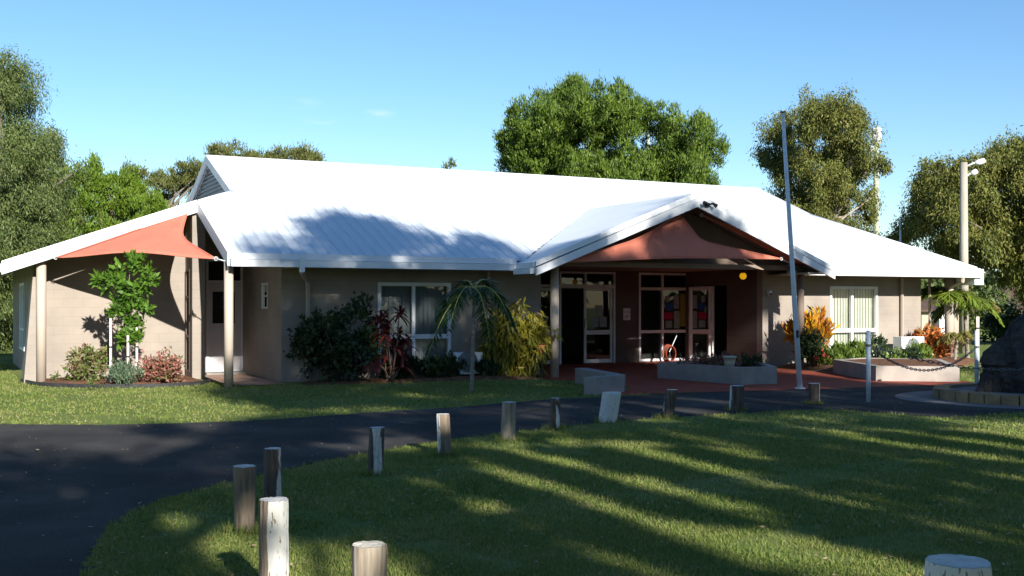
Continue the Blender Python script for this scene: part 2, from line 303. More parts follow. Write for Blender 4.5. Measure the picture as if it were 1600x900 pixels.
def bush(name,label,cat,c,rad,n,per,leaf,mode,lm,cr=.16,stems=5,group=None,flat=.0,stem_h=.35,spr=4,spread=.35):
    c=Vector(c); t=thing(name,label,cat,c,0,group); cl=[]
    while len(cl)<n:
        q=Vector((random.gauss(0,1),random.gauss(0,1),random.gauss(0,1))).normalized()*(random.random()**.4)
        cl.append((c.x+q.x*rad[0],c.y+q.y*rad[1],c.z+rad[2]*(1+flat)*.5+q.z*rad[2]*.5,cr*random.uniform(.7,1.3),1))
    mb=MB()
    for k in range(stems):
        e=Vector(random.choice(cl)[:3]); b=c+Vector((random.uniform(-.25,.25)*rad[0],random.uniform(-.25,.25)*rad[1],-.02)); mb.tube([b,b.lerp(e,.5)+Vector((random.uniform(-.05,.05),0,.04)),e],[.018,.013,.006],5)
    mb.build('stem',M['bark'],t,True); np_mesh('foliage',clump_leaves(cl,per,leaf,mode,spr,spread,.3),4,lm,t); return t
LM={}
LM['euc']=leaf_mat('gum_leaves',[(.045,.062,.014),(.10,.12,.022),(.165,.17,.034),(.235,.21,.06)],.22)
LM['casuarina']=leaf_mat('grey_green_foliage',[(.035,.06,.018),(.07,.105,.028),(.115,.148,.04),(.16,.18,.06)],.18)
LM['cypress']=leaf_mat('cypress_foliage',[(.022,.05,.008),(.06,.11,.012),(.105,.165,.016),(.155,.205,.028)],.16)
LM['conifer']=leaf_mat('bright_conifer_foliage',[(.045,.09,.010),(.10,.17,.014),(.15,.215,.02)],.22)
LM['pine']=leaf_mat('pine_foliage',[(.06,.08,.02),(.11,.125,.032),(.16,.16,.05)],.22)
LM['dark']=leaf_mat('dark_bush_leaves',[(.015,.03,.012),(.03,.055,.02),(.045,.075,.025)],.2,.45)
LM['sapling']=leaf_mat('sapling_leaves',[(.05,.12,.014),(.09,.19,.02),(.15,.26,.035)],.35,.4)
LM['pinkgreen']=leaf_mat('pink_green_leaves',[(.30,.10,.09),(.24,.16,.09),(.09,.14,.03),(.13,.18,.04),(.36,.20,.16)],.25)
LM['pinkred']=leaf_mat('pink_red_leaves',[(.26,.05,.06),(.38,.14,.13),(.11,.13,.035),(.30,.09,.09),(.16,.18,.05)],.25)
LM['greygreen']=leaf_mat('grey_green_leaves',[(.06,.10,.06),(.10,.15,.085),(.14,.19,.11)],.2)
LM['cordyline']=leaf_mat('red_strap_leaves',[(.07,.018,.02),(.13,.026,.026),(.25,.045,.034),(.09,.035,.022)],.25,.4)
LM['strap']=leaf_mat('yellow_green_strap_leaves',[(.08,.09,.014),(.16,.16,.02),(.27,.23,.03),(.36,.30,.05)],.3,.4)
LM['croton']=leaf_mat('croton_leaves',[(.03,.06,.012),(.10,.13,.02),(.34,.09,.015),(.60,.36,.02),(.55,.22,.015),(.20,.05,.012),(.62,.44,.03)],.25,.4)
LM['orange']=leaf_mat('orange_croton_leaves',[(.07,.09,.02),(.42,.10,.02),(.60,.19,.05),(.12,.13,.03),(.45,.13,.03)],.25,.4)
LM['low']=leaf_mat('low_green_leaves',[(.05,.09,.015),(.10,.16,.025),(.15,.20,.035)],.28,.4)
LM['palm']=leaf_mat('palm_leaflets',[(.09,.15,.02),(.16,.23,.03),(.27,.30,.05)],.3,.4)
LM['palm_dry']=leaf_mat('yellow_palm_leaflets',[(.13,.15,.035),(.24,.21,.06),(.30,.19,.08)],.3,.45)
LM['palm_dark']=leaf_mat('dark_palm_leaflets',[(.02,.045,.014),(.04,.08,.022),(.06,.11,.03)],.25,.4)
LM['flower']=leaf_mat('red_flower_petals',[(.55,.06,.04),(.65,.20,.12)],.3,.5)
# ------------------------------------------------------------------ ground, road, paving
def zterr(x,y):
    d=math.hypot(x,y); s=min(1,max(0,(d-55)/55)); return -1.7*s*s*(3-2*s)
gm=MB(); rings=[0,6,12,18,24,30,36,42,48,55,60,66,72,78,84,90,96,103,110,150,250,450,900]; ns=72
vs=[(0,0,0)];fs=[]
for r in rings[1:]:
    for k in range(ns):
        x,y=r*math.cos(2*math.pi*k/ns),r*math.sin(2*math.pi*k/ns); vs.append((x,y,zterr(x,y)))
fs=[(0,1+k,1+(k+1)%ns) for k in range(ns)]
for i in range(len(rings)-2):
    a=1+i*ns;b=a+ns; fs+=[(a+k,b+k,b+(k+1)%ns,a+(k+1)%ns) for k in range(ns)]
gm.add(vs,fs).build('ground',M['lawn'],kind='structure')
def flat(name,pts,z,m,**k):
    mb=MB(); n=len(pts); mb.add([(p[0],p[1],z) for p in pts],[tuple(range(n))]); 
    o=mb.build(name,m,**k)
    import bmesh
    bm=bmesh.new(); bm.from_mesh(o.data); bmesh.ops.triangulate(bm,faces=bm.faces[:])
    for f in bm.faces:
        if f.normal.z<0:f.normal_flip()
    bm.to_mesh(o.data); bm.free(); return o
def smooth_curve(pts,n=6):
    P=[Vector((p[0],p[1])) for p in pts]; out=[]
    for i in range(len(P)-1):
        p0,p1,p2,p3=P[max(i-1,0)],P[i],P[i+1],P[min(i+2,len(P)-1)]
        for k in range(n):
            t=k/n; out.append(.5*((2*p1)+(p2-p0)*t+(2*p0-5*p1+4*p2-p3)*t*t+(3*p1-p0-3*p2+p3)*t**3))
    out.append(P[-1]); return out
def jit(pts,a): return [Vector((p.x+random.uniform(-a,a),p.y+random.uniform(-a,a))) for p in pts]
far_edge=[Vector((-40,12.5)),G(-330,663),G(-100,664),G(0,663),G(150,664),G(300,661),G(420,656),G(520,649),G(620,642),G(720,636),G(800,629),G(880,623),G(930,621)]
near_edge=[G(1470,652),G(1400,647),G(1300,640),G(1180,645),G(1080,650),G(980,657),G(880,667),G(780,678),G(680,691),G(580,708),G(480,727),G(400,745),G(300,768),G(220,795),G(165,830),G(140,880),G(125,960)]
near_tail=[Vector((-2.05,3.6)),Vector((-2.2,2)),Vector((-2.3,-6)),Vector((-40,-6))]
fe=smooth_curve([Vector(p[:2]) for p in far_edge],22); ne=smooth_curve([Vector(p[:2]) for p in near_edge],26)
fej=jit(fe,.03); nej=jit(ne,.05)
road_right=[B(15.5,16.4),B(18.6,15.7),B(24,14.4),B(40,12),B(40,8),B(22,11.2)]
road_poly=fej+[Vector(p[:2]) for p in road_right]+nej+[Vector(p[:2]) for p in near_tail]
flat('road',road_poly,.004,M['asphalt'],kind='structure')
# red brick forecourt
red_uv=[(11.3,21.3),(11.3,20.7),(11.75,19.6),(11.9,18.6),(11.55,17.7),(10.6,16.9),(10.35,16.55),(11.6,16.45),(13.2,16.2),(15,15.95),(16.9,15.75),(18.6,15.85),(18.75,16.2),(17.3,17.2),(18.3,19.4),(18.5,22.2),(18.9,25.62),(13.5,25.62),(12.2,22.2)]
rp=flat('forecourt_paving',[B(*p) for p in red_uv],.009,M['red'],kind='structure')
# paved apron and ring round the boulder
RC=G(1640,624)
flat('concrete_apron',[Vector((RC.x+2.5*math.cos(a*math.pi/24),RC.y+2.1*math.sin(a*math.pi/24))) for a in range(48)],.0085,M['apron'],kind='structure')
# kerb strip where lawn meets forecourt
# mulch beds (low mounds)
def mound(name,outline,h,mt,T=B,steps=5,**k):
    P=[Vector((p[0],p[1])) for p in smooth_curve(outline+[outline[0]],4)][:-1]; c=sum(P,Vector((0,0)))/len(P); n=len(P); vs=[];fs=[]
    for i in range(steps+1):
        s=1-i/steps
        for p in P:
            q=c+(p-c)*s; z=h*(1-s**5)+(random.uniform(-.012,.012) if 0<i<steps else 0); vs.append((q.x,q.y,z if i else -.02))
    for i in range(steps): fs+=[(i*n+j,i*n+(j+1)%n,(i+1)*n+(j+1)%n,(i+1)*n+j) for j in range(n)]
    return MB(T).add(vs,fs).build(name,mt,**k)
mound('mulch_bed',[(1.45,25.05),(1.75,23.5),(2.6,22.6),(3.5,22.2),(4.3,22.4),(4.75,23.0),(4.85,24.2),(4.6,25.05),(3,25.08)],.11,M['soil'],kind='structure')
mound('garden_bed',[(6.25,22.2),(6.3,21.35),(7.2,21.2),(9,21.1),(10.5,21.0),(11.5,20.75),(11.75,21.3),(11.7,22.2),(9,22.25)],.06,M['soil'],kind='structure')
mound('garden_soil',[(18.6,22.2),(18.55,21.2),(18.4,20.0),(18.0,18.8),(17.45,17.5),(18.6,16.5),(20.5,18.6),(23,20.0),(24.6,20.9),(26.6,22.5),(26,23.5),(24,22.2)],.16,M['soil'],kind='structure')
e=MB(B); ep=smooth_curve([(1.40,24.9),(1.68,23.5),(2.53,22.53),(3.5,22.12),(4.36,22.34),(4.83,23.0)],6)
for i in range(len(ep)-1):
    a,b=ep[i],ep[i+1]; d=(b-a).normalized(); n=Vector((-d.y,d.x))*.02
    e.add([(a.x-n.x,a.y-n.y,-.01),(b.x-n.x,b.y-n.y,-.01),(b.x+n.x,b.y+n.y,-.01),(a.x+n.x,a.y+n.y,-.01),(a.x-n.x,a.y-n.y,.075),(b.x-n.x,b.y-n.y,.075),(b.x+n.x,b.y+n.y,.075),(a.x+n.x,a.y+n.y,.075)],[(0,1,5,4),(1,2,6,5),(2,3,7,6),(3,0,4,7),(4,5,6,7)])
o=e.build('garden_edging',M['edging'],loc=B(3.5,22.1)); o['label']='black plastic edging curving round the mulch bed by the sail shaded corner'; o['category']='edging'
flat('door_path',[B(5.0,24.4),B(4.95,22.6),B(5.2,21.75),B(6.05,21.75),B(6.05,25.55),B(5.0,25.55)],.012,block_mat('pale_red_pavers',(.36,.22,.17),.3,.3,(.2,.13,.1),.4,'floor',(.42,.32,.26)),kind='structure')
# ------------------------------------------------------------------ the hall
ZT,MS,VE,VR=2.58,.415,21.3,27.6
VB=2*VR-VE
zr=lambda v:ZT+MS*(v-VE)
UE,VN=4.82,24.15                      # the notched corner of the roof
UL,ZL,SL=1.03,2.43,.36                # left hip slope
UG,UGR,URR=5.72,22.75,25.08
VG=VE+(ZL+SL*(UG-UL)-ZT)/MS; ZG=zr(VG); ZR=zr(VR)
VGR=25.3; ZGR=zr(VGR)
hall=thing('community_hall','low beige community hall with a long white metal roof and gabled porch','building',B(13,27),TH)
def part(name,mb,m,parent=None,**k): return mb.build(name,M[m] if isinstance(m,str) else m,parent or hall,**k)
PU0,PU1,PUM,PV,PZ,PZA=10.93,18.97,14.95,20.3,2.47,4.08
pvv=lambda z:VE+(z-ZT)/MS
th=(0,0,-.05)
# roof sheets
front=MB(B); P=lambda u,v:(u,v,zr(v))
front.slab([P(UE,VE),P(PU0+.275,VE),P(PUM,pvv(PZA)),P(PU1-.275,VE),P(URR,VE),P(UGR,VGR),P(UGR,VR),P(UG,VR),P(UG,VG),P(UE,VN)],th)
roof=part('roof',front,'roof_v')
zl=lambda u:ZL+SL*(u-UL)
MB(B).slab([(UL,VN,zl(UL)),(UE,VN,zl(UE)),(UG,VG,zl(UG)),(UG,2*VR-VG,zl(UG)),(UL,VB,zl(UL))],th).build('hip_slope',M['roof_u'],roof)
MB(B).slab([(UGR,VGR,ZGR),(URR,VE,ZT),(URR,VB,ZT),(UGR,2*VR-VGR,ZGR)],th).build('hip_slope',M['roof_u'],roof)
MB(B).slab([(UL,VB,ZL),(URR,VB,ZT),(UGR,2*VR-VGR,ZGR),(UGR,VR,ZR),(UG,VR,ZR),(UG,2*VR-VG,ZG)],th).build('rear_slope',M['roof_v'],roof)
vl=pvv(PZ)
MB(B).slab([(PU0,PV,PZ+.001),(PUM,PV,PZA+.001),(PUM,pvv(PZA),PZA+.001),(PU0+.275,VE,ZT+.001),(PU0,VE,PZ+.001)],th).build('porch_roof',M['roof_u'],roof)
MB(B).slab([(PU1,PV,PZ+.001),(PU1,VE,PZ+.001),(PU1-.275,VE,ZT+.001),(PUM,pvv(PZA),PZA+.001),(PUM,PV,PZA+.001)],th).build('porch_roof',M['roof_u'],roof)
# valley flashing, dark beads
vf=MB(B); a=Vector((PU0+.29,VE-.01,ZT+.005)); b=Vector((PUM,pvv(PZA),PZA))
vf.tube([a.lerp(b,i/60) for i in range(40)],[max(.004,random.uniform(.004,.028)*(1-i/44)) for i in range(40)],5)
vf.build('valley_flashing',M['edging'],roof)
# ridge and hip caps
MB(B).tube([(UG-.02,VR,ZR+.0),(UGR+.02,VR,ZR+.0)],.05,8).build('ridge_cap',M['white'],roof,True)
MB(B).tube([(UE,VN,zl(UE)-.01),(UG,VG,ZG-.005)],.04,6).build('hip_cap',M['white'],roof,True)
MB(B).tube([(URR,VE,ZT-.01),(UGR,VGR,ZGR-.01)],.04,6).build('hip_cap',M['white'],roof,True)
# gablet at the left end: louvred triangle and barge boards
gb=MB(B); gu=UG+.16
gb.add([(gu,VG,ZG-.05),(gu,VR,ZR-.08),(gu,2*VR-VG,ZG-.05)],[(0,2,1)])
for i in range(9):
    z=ZG+.02+i*.1; hw=(VR-VG)*(1-(z-ZG)/(ZR-ZG))-.12
    if hw>.05: gb.box(gu-.05,gu-.01,VR-hw,VR+hw,z,z+.035)
gb.build('gable_louvre',M['louvre'],hall)
def barge(name,p,q,drop,off,m='white',parent=None):
    return MB(B).slab([p,q,(q[0],q[1],q[2]-drop),(p[0],p[1],p[2]-drop)],off).build(name,M[m],parent or hall)
barge('barge_board',(UG-.045,VG,ZG+.03),(UG-.045,VR,ZR+.03),.2,(.04,0,0))
barge('barge_board',(UG-.045,VR,ZR+.03),(UG-.045,2*VR-VG,ZG+.03),.2,(.04,0,0))
barge('barge_board',(UGR+.003,VGR,ZGR+.02),(UGR+.003,VR,ZR+.02),.16,(.04,0,0))
barge('barge_board',(UGR+.003,VR,ZR+.02),(UGR+.003,2*VR-VGR,ZGR+.02),.16,(.04,0,0))
# gable wall closing the right end
MB(B).add([(UGR-.1,VGR,ZGR-.05),(UGR-.1,VR,ZR-.06),(UGR-.1,2*VR-VGR,ZGR-.05)],[(0,1,2)]).build('gable_infill',M['louvre'],hall)
# verges of the notch
barge('barge_board',(UE-.043,VE-.05,ZT-.005),(UE-.043,VN-.045,zr(VN)+.012),.25,(.04,0,0),'white')
barge('barge_board',(UL-.03,VN-.043,zl(UL)+.02),(UE-.045,VN-.043,zl(UE)+.02),.27,(0,.04,0),'white')
# gutters
def gutter(u0,u1,v,zt=ZT):
    g=MB(B); g.box(u0,u1,v-.075,v-.003,zt-.125,zt-.012); g.box(u0,u1,v-.17,v-.001,zt-.265,zt-.135)
    return g.build('gutter',M['white'],hall)
gutter(UE+.003,PU0-.003,VE); gutter(PU1-.55,URR+.05,VE)
g=MB(B); g.box(PU0-.14,PU0-.003,PV+.05,VE-.18,PZ-.24,PZ-.125); g.box(PU0-.075,PU0-.003,PV+.05,VE-.08,PZ-.115,PZ-.01); g.build('gutter',M['white'],hall)
MB(B).box(UL-.16,UL-.003,VN+.06,VB,ZL-.2,ZL-.03).build('gutter',M['louvre'],hall)
MB(B).box(URR+.003,URR+.15,VE-.1,VB,ZT-.26,ZT-.03).build('gutter',M['white'],hall)
# porch barge boards: two stacked boards each side
for s0,s1,drop,pr,fz in ((0.0,.135,.135,.0,0),(.14,.335,.195,.03,0)):
    for (ua,ub) in ((PU0-.05,PUM),(PU1+.02,PUM)):
        za=PZ-s0; zb=PZA-s0
        MB(B).slab([(ua,PV-.04-pr,za+.02),(ub,PV-.04-pr,zb+.02),(ub,PV-.04-pr,zb+.02-drop),(ua,PV-.04-pr,za+.02-drop*.8)],(0,.035+pr*.9,0)).build('barge_board',M['white'],hall)
# soffits
part('soffit',MB(B).box(6.15,PU0+.9,VE-.06,22.29,2.325,2.345),'soffit'); part('soffit',MB(B).box(PU1-.3,URR-.02,VE-.06,22.29,2.325,2.345),'soffit')
s=MB(B); s.slab([(PU1-.02,PV+.02,PZ-.12),(PU1-.02,VE+.0,PZ-.12),(PU1-.75,VE+.0,PZ-.12),(PU1-.75,PV+.02,PZ-.12)],(0,0,-.03)); part('soffit',s,'soffit')
# verge lining under the porch rakes
for (ua,ub) in ((PU0+.05,PUM),(PU1-.05,PUM)):
    MB(B).slab([(ua,PV+.01,PZ-.085),(ub,PV+.01,PZA-.065),(ub,VE-.05,PZA-.065),(ua,VE-.05,PZ-.085)],(0,0,-.02)).build('verge_lining',M['ceiling'],hall)
MB(B).slab([(UL+.05,VN+.01,zl(UL)-.065),(UE,VN+.01,zl(UE)-.065),(UE,25.09,zl(UE)-.065),(UL+.05,25.09,zl(UL)-.065)],(0,0,-.02)).build('verge_lining',M['ceiling'],hall)
# gable infill above the porch beam and ceiling
MB(B).slab([(PU0+.35,VE,2.52),(PU1-.35,VE,2.52),(PUM,VE,PZA-.12)],(0,.05,0)).build('gable_infill',M['wall_brown'],hall)
part('porch_beam',MB(B).box(11.55,18.95,21.05,21.23,2.42,2.535),'ceiling')
part('porch_ceiling',MB(B).box(11.6,18.9,21.36,25.6,2.50,2.515),'ceiling')
# walls
W0=22.3
win1=(U(590,W0),U(704,W0),.22,2.06); win2=(U(1296,W0),U(1371,W0),.22,2.07)
part('wall',open_wall(B,6.1,12.1,0,2.85,[win1],W0,W0+.22),'wall')
part('wall',open_wall(B,18.5,24.05,0,2.85,[win2],W0,W0+.22),'wall')
Tu=lambda u0:(lambda a,d,z:B(u0+d,a,z))
nw=(23.36,23.86,1.5,2.05)
part('wall',open_wall(Tu(6.1),22.523,25.6,0,2.9,[nw],0,.2),'wall')
part('wall',MB(B).slab([(6.102,22.6,2.902),(6.102,25.6,2.902),(6.102,25.6,4.2),(6.102,22.6,3.02)],(.18,0,0)),'wall')
V1=25.1
part('wall',MB(B).slab([(1.64,V1,0),(4.72,V1,0),(4.72,V1,zl(4.72)-.1),(1.64,V1,zl(1.64)-.1)],(0,.22,0)),'wall')
part('wall',MB(B).slab([(1.66,V1+.224,0),(1.66,V1+.224,2.5),(1.66,33,2.5),(1.66,33,0)],(.2,0,0)),'wall')
part('wall',MB(B).box(1.66,24.05,33.003,33.2,0,2.5),'wall')
part('wall',MB(B).box(23.85,24.05,W0+.223,33,0,2.6),'wall')
# tapered buttress at the left end
bx=MB(B); bx.add([(1.42,24.42,0),(1.78,24.42,0),(1.78,V1-.002,0),(1.42,V1-.002,0),(1.60,24.62,2.15),(1.78,24.62,2.15),(1.78,V1-.002,2.15),(1.60,V1-.002,2.15)],[(0,1,5,4),(1,2,6,5),(2,3,7,6),(3,0,4,7),(4,5,6,7)]); part('buttress',bx,'wall')
# notch window wall, pier, recessed door wall
part('wall',open_wall(Tu(4.72),24.42,V1-.003,0,3.5,[(24.55,24.98,.12,2.36)],0,.2),'wall')
part('pier',MB(B).box(4.70,4.97,24.22,24.417,0,3.62),'wall')
DU0,DU1,DV=U(322,25.6),U(379.5,25.6),25.6
part('wall',open_wall(B,4.93,6.095,0,3.9,[(DU0,DU1,.06,2.62)],DV+.003,DV+.2),'wall')
part('door_step',MB(B).box(DU0-.06,DU1,25.25,DV,0,.055),'concrete')
# porch back wall and side
PB=25.6
o1=(U(836,PB),U(961,PB),0.0,2.47); o2=(U(998,PB),U(1076,PB),.03,2.47)
part('wall',open_wall(B,12.3,18.6,0,3.2,[o1,o2],PB,PB+.15),'wall_shaded')
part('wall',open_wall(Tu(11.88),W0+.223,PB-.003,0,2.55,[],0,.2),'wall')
part('wall',open_wall(Tu(18.5),W0+.223,PB-.003,0,2.9,[(23.75,25.45,.0,2.1)],0,.2),'wall_shaded')
# inside
part('interior',MB(B).box(6.4,23.8,29.5,29.6,0,2.6),'int_wall'); part('interior_floor',MB(B).box(6.4,23.8,22.6,29.4,.002,.006),'dark'); part('interior_ceiling',MB(B).box(6.4,23.8,25.8,29.4,2.62,2.66),'int_wall')
# windows
def frame_bars(T,x0,x1,z0,z1,xb,zb,w,d0,d1):
    mb=MB(T); mb.box(x0,x0+w,d0,d1,z0,z1);mb.box(x1-w,x1,d0,d1,z0,z1);mb.box(x0+w,x1-w,d0,d1,z0,z0+w);mb.box(x0+w,x1-w,d0,d1,z1-w,z1)
    for x,ww in xb: mb.box(x-ww/2,x+ww/2,d0-.002,d1,z0+w,z1-w)
    for z,ww in zb: mb.box(x0+w,x1-w,d0+.002,d1-.004,z-ww/2,z+ww/2)
    return mb
def pane(T,x0,x1,z0,z1,d,m,parent): return MB(T).add([(x0,d,z0),(x1,d,z0),(x1,d,z1),(x0,d,z1)],[(0,1,2,3)]).build('pane',M[m],parent)
def vblind(T,x0,x1,z0,z1,d,m,parent):
    mb=MB(T); x=x0
    while x<x1-.02:
        w=min(.1,x1-x); mb.add([(x,d,z0),(x+w*1.06,d+.022,z0),(x+w*1.06,d+.022,z1),(x,d,z1)],[(0,1,2,3)]); x+=w
    return mb.build('blind',M[m],parent)
for wn,mx,bl in ((win1,U(646,W0),'blind_grey'),(win2,U(1331,W0),'blind')):
    f=frame_bars(B,wn[0],wn[1],wn[2],wn[3],[(mx,.07)],[(.90,.10)],.075,W0-.02,W0+.06).build('window',M['white_frame'],hall)
    pane(B,wn[0]+.05,wn[1]-.05,wn[2]+.05,wn[3]-.05,W0+.03,'glass',f); vblind(B,wn[0],wn[1],wn[2],wn[3],W0+.12,bl,f)
    MB(B).box(wn[0]-.03,wn[1]+.03,W0-.05,W0+.02,wn[2]-.045,wn[2]-.003).build('sill',M['white_frame'],f)
f=frame_bars(Tu(6.1),nw[0],nw[1],nw[2],nw[3],[],[(1.77,.03)],.04,-.012,.05).build('window',M['white_frame'],hall); pane(Tu(6.1),nw[0]+.03,nw[1]-.03,nw[2]+.03,nw[3]-.03,.02,'glass_dark',f)
f=frame_bars(Tu(4.72),24.55,24.98,.12,2.36,[],[(.9,.06),(1.75,.05)],.05,-.02,.05).build('window',M['wall_brown'],hall); pane(Tu(4.72),24.59,24.94,.16,2.32,.02,'glass_dark',f)
MB(B).box(4.93,4.97,24.62,24.9,.1,2.4).build('backing',M['dark'],f)
# side window in the shaded left wall
f=frame_bars(Tu(1.66),28.2,30.0,.5,2.1,[(29.1,.05)],[(1.0,.05)],.06,-.02,.05).build('window',M['bluegrey'],hall); pane(Tu(1.66),28.25,29.95,.55,2.05,-.001,'glass_dark',f)
# recessed side door
fr=frame_bars(B,DU0,DU1,.06,2.62,[],[(2.11,.05)],.05,DV-.02,DV+.1).build('door_frame',M['white_frame'],hall)
pane(B,DU0+.05,DU1-.05,2.135,2.57,DV+.05,'glass_dark',fr); MB(B).box(DU0+.05,DU1-.05,DV+.12,DV+.14,2.1,2.6).build('backing',M['dark'],fr)
d0,d1=DU0+.052,DU1-.052
g0,g1=U(332,DV),U(367,DV)
dr=open_wall(B,d0,d1,.075,2.08,[(g0,g1,1.16,1.88)],DV+.0,DV+.045).build('door',M['door'],hall)
pane(B,g0,g1,1.16,1.88,DV+.02,'glass_dark',dr); MB(B).box(g0,g1,DV+.03,DV+.043,1.16,1.88).build('backing',M['dark'],dr)
h=MB(B); hu=d0+.06; h.tube([(hu,DV-.002,1.0),(hu,DV-.05,1.0),(hu+.1,DV-.055,1.0)],.012,6); h.box(hu-.03,hu+.03,DV-.012,DV-.002,.95,1.05); h.build('handle',M['steel'],dr)
# porch entrance: fixed leaf, open doorway, sliding leaf, transoms
eu0,eu1=o1[0],o1[1]; ua,ub,um=U(876,PB),U(915,PB),U(957,PB)
zt0,zt1=2.02,2.44
f=MB(B); w=.05
for x in (eu0,U(874,PB),eu1-w): f.box(x,x+w,PB-.02,PB+.1,0,2.46)
f.box(eu0+w,U(874,PB),PB-.02,PB+.1,2.05,2.11); f.box(U(874,PB)+w,eu1-w,PB-.018,PB+.1,zt0,zt0+.1); f.box(ub-.03,ub+.03,PB-.018,PB+.1,zt0+.1,2.41); f.box(U(874,PB)+w,eu1-w,PB-.02,PB+.1,2.41,2.46)
ent=f.build('entrance_frame',M['white_frame'],hall)
pane(B,U(874,PB)+.04,eu1-.04,zt0+.09,2.42,PB+.05,'glass_dark',ent)
def leaf(x0,x1,d,lab=None):
    b=MB(B); b.box(x0,x0+.07,d-.02,d+.03,.02,2.03);b.box(x1-.07,x1,d-.02,d+.03,.02,2.03); b.box(x0+.07,x1-.07,d-.02,d+.03,.02,.12);b.box(x0+.07,x1-.07,d-.02,d+.03,1.95,2.03);b.box(x0+.07,x1-.07,d-.02,d+.03,.78,.9)
    o=b.build('sliding_door',M['white_frame'],hall); pane(B,x0+.06,x1-.06,.1,1.96,d,'glass_dark',o); MB(B).box(x0+.01,x0+.05,d-.07,d-.022,.95,1.2).build('handle',M['steel'],o); return o
leaf(eu0+w+.01,U(874,PB)-.01,PB+.06); leaf(ub-.02,eu1-w-.01,PB+.06)
f=frame_bars(B,o2[0],o2[1],.03,2.46,[(U(1035,PB),.06)],[(.84,.08),(2.02,.08)],.06,PB-.02,PB+.09).build('window',M['white_frame'],hall); pane(B,o2[0]+.04,o2[1]-.04,.08,2.42,PB+.03,'glass_dark',f)
MB(B).box(o2[0],o2[0]+1.0,PB+.5,PB+.52,0,2.4).build('inner_partition',M['int_wall'],f)
T2=Tu(18.5)
f=frame_bars(T2,24.35,25.42,.02,2.08,[],[(.82,.08)],.07,-.02,.05).build('side_door',M['white_frame'],hall); pane(T2,24.4,25.38,.05,2.04,.02,'glass_dark',f); MB(T2).box(24.39,24.43,-.06,-.022,.95,1.15).build('handle',M['steel'],f)
# posts
def post(px_u,v,z1,r,m='column',z0=0.0): return MB(B).tube([(px_u,v,z0),(px_u,v,z1)],r,20).build('post',M[m],hall,True)
post(4.86,21.52,2.42,.088); post(11.81,21.14,2.42,.095); post(18.72,21.14,2.42,.085,'wall_brown'); post(1.74,24.36,2.52,.095)
post(24.75,21.95,2.33,.12); post(25.05,22.05,2.33,.105)
# downpipes
def pipe(pts,w=.045): return MB(B).tube(pts,w,4).build('downpipe',M['column'],hall)
pipe([(U(468,VE),VE-.12,2.36),(U(468,VE),VE-.12,2.22),(6.62,22.2,2.05),(6.62,22.2,0.05)])
pipe([(U(735,W0)+.4,22.22,2.33),(U(735,W0)+.4,22.22,.05)],.04)
for px in (1406,1449): pipe([(U(px,W0),22.22,2.33),(U(px,W0),22.22,.08)],.04)
MB(B).box(U(468,VE)-.05,U(468,VE)+.05,VE-.2,VE-.172,2.22,2.5).build('rainhead',M['white'],hall)
pipe([(24.4,VE-.12,2.33),(24.4,VE-.12,2.2),(24.6,21.9,2.0)],.05)
MB(B).box(24.9,25.25,VE-.08,VE+.55,2.12,2.325).build('eave_box',M['white'],hall)
# ------------------------------------------------------------------ shade sails
def sail(name,label,A,Bp,C,kab,kbc,kca,loc,rods=()):
    t=thing(name,label,'shade sail',loc); A,Bp,C=map(Vector,(A,Bp,C)); Gc=(A+Bp+C)/3; n=22; mb=MB(B); idx={}; vs=[];fs=[]
    nrm=(Bp-A).cross(C-A).normalized()
    for i in range(n+1):
        for j in range(n+1-i):
            a=i/n;b=j/n;c=1-a-b; p=A*a+Bp*b+C*c; k=4*(kab*a*b+kbc*b*c+kca*c*a)*(1-9*a*b*c*.6); p=p+(Gc-p)*k; p=p+nrm*.12*math.sin(3.1*a)*math.sin(3.1*b)
            idx[i,j]=len(vs);vs.append(tuple(p))
    for i in range(n):
        for j in range(n-i):
            fs.append((idx[i,j],idx[i+1,j],idx[i,j+1]))
            if j<n-i-1:fs.append((idx[i+1,j],idx[i+1,j+1],idx[i,j+1]))
    o=mb.add(vs,fs).build('fabric',M['sail'],t,True)
    so=o.modifiers.new('thick','SOLIDIFY'); so.thickness=.006
    for key in ([(q,n-q) for q in range(n+1)],[(0,q) for q in range(n+1)],[(q,0) for q in range(n+1)]):
        MB(B).tube([vs[idx[q]] for q in key],.013,6).build('hem',M['sail'],t,True)
    for q in (A,Bp,C):
        MB(B).tube([(q.x+.035*math.cos(a*math.pi/6),q.y,q.z+.035*math.sin(a*math.pi/6)) for a in range(13)],.008,5,False).build('corner_ring',M['steel'],t,True)
    for ends in rods: MB(B).tube(list(ends),.012,6).build('tie_rod',M['steel'],t,True)
    return t
sail('shade_sail','salmon triangular shade sail stretched over the notched corner beside the sapling',(1.98,24.02,2.53),(4.64,21.62,2.47),(4.60,24.2,3.56),.02,.36,.02,B(3.7,23.3,2.5),[((1.98,24.02,2.53),(1.76,24.3,2.5)),((4.64,21.62,2.47),(4.80,21.5,2.42))])
sail('shade_sail','large salmon shade sail hung across the gabled porch front above the entrance',(11.42,20.42,2.47),(17.5,20.42,2.66),(14.8,20.75,3.66),.05,.50,.28,B(14.5,20.5,2.5),[((17.5,20.42,2.66),(18.66,21.1,2.48)),((11.42,20.42,2.47),(11.75,21.1,2.4))])
sail('shade_sail','narrow strip of salmon sail running under the right slope of the porch gable',(15.3,20.55,3.62),(18.8,20.42,2.45),(18.45,20.95,2.52),.02,.05,.25,B(17.5,20.6,2.8))
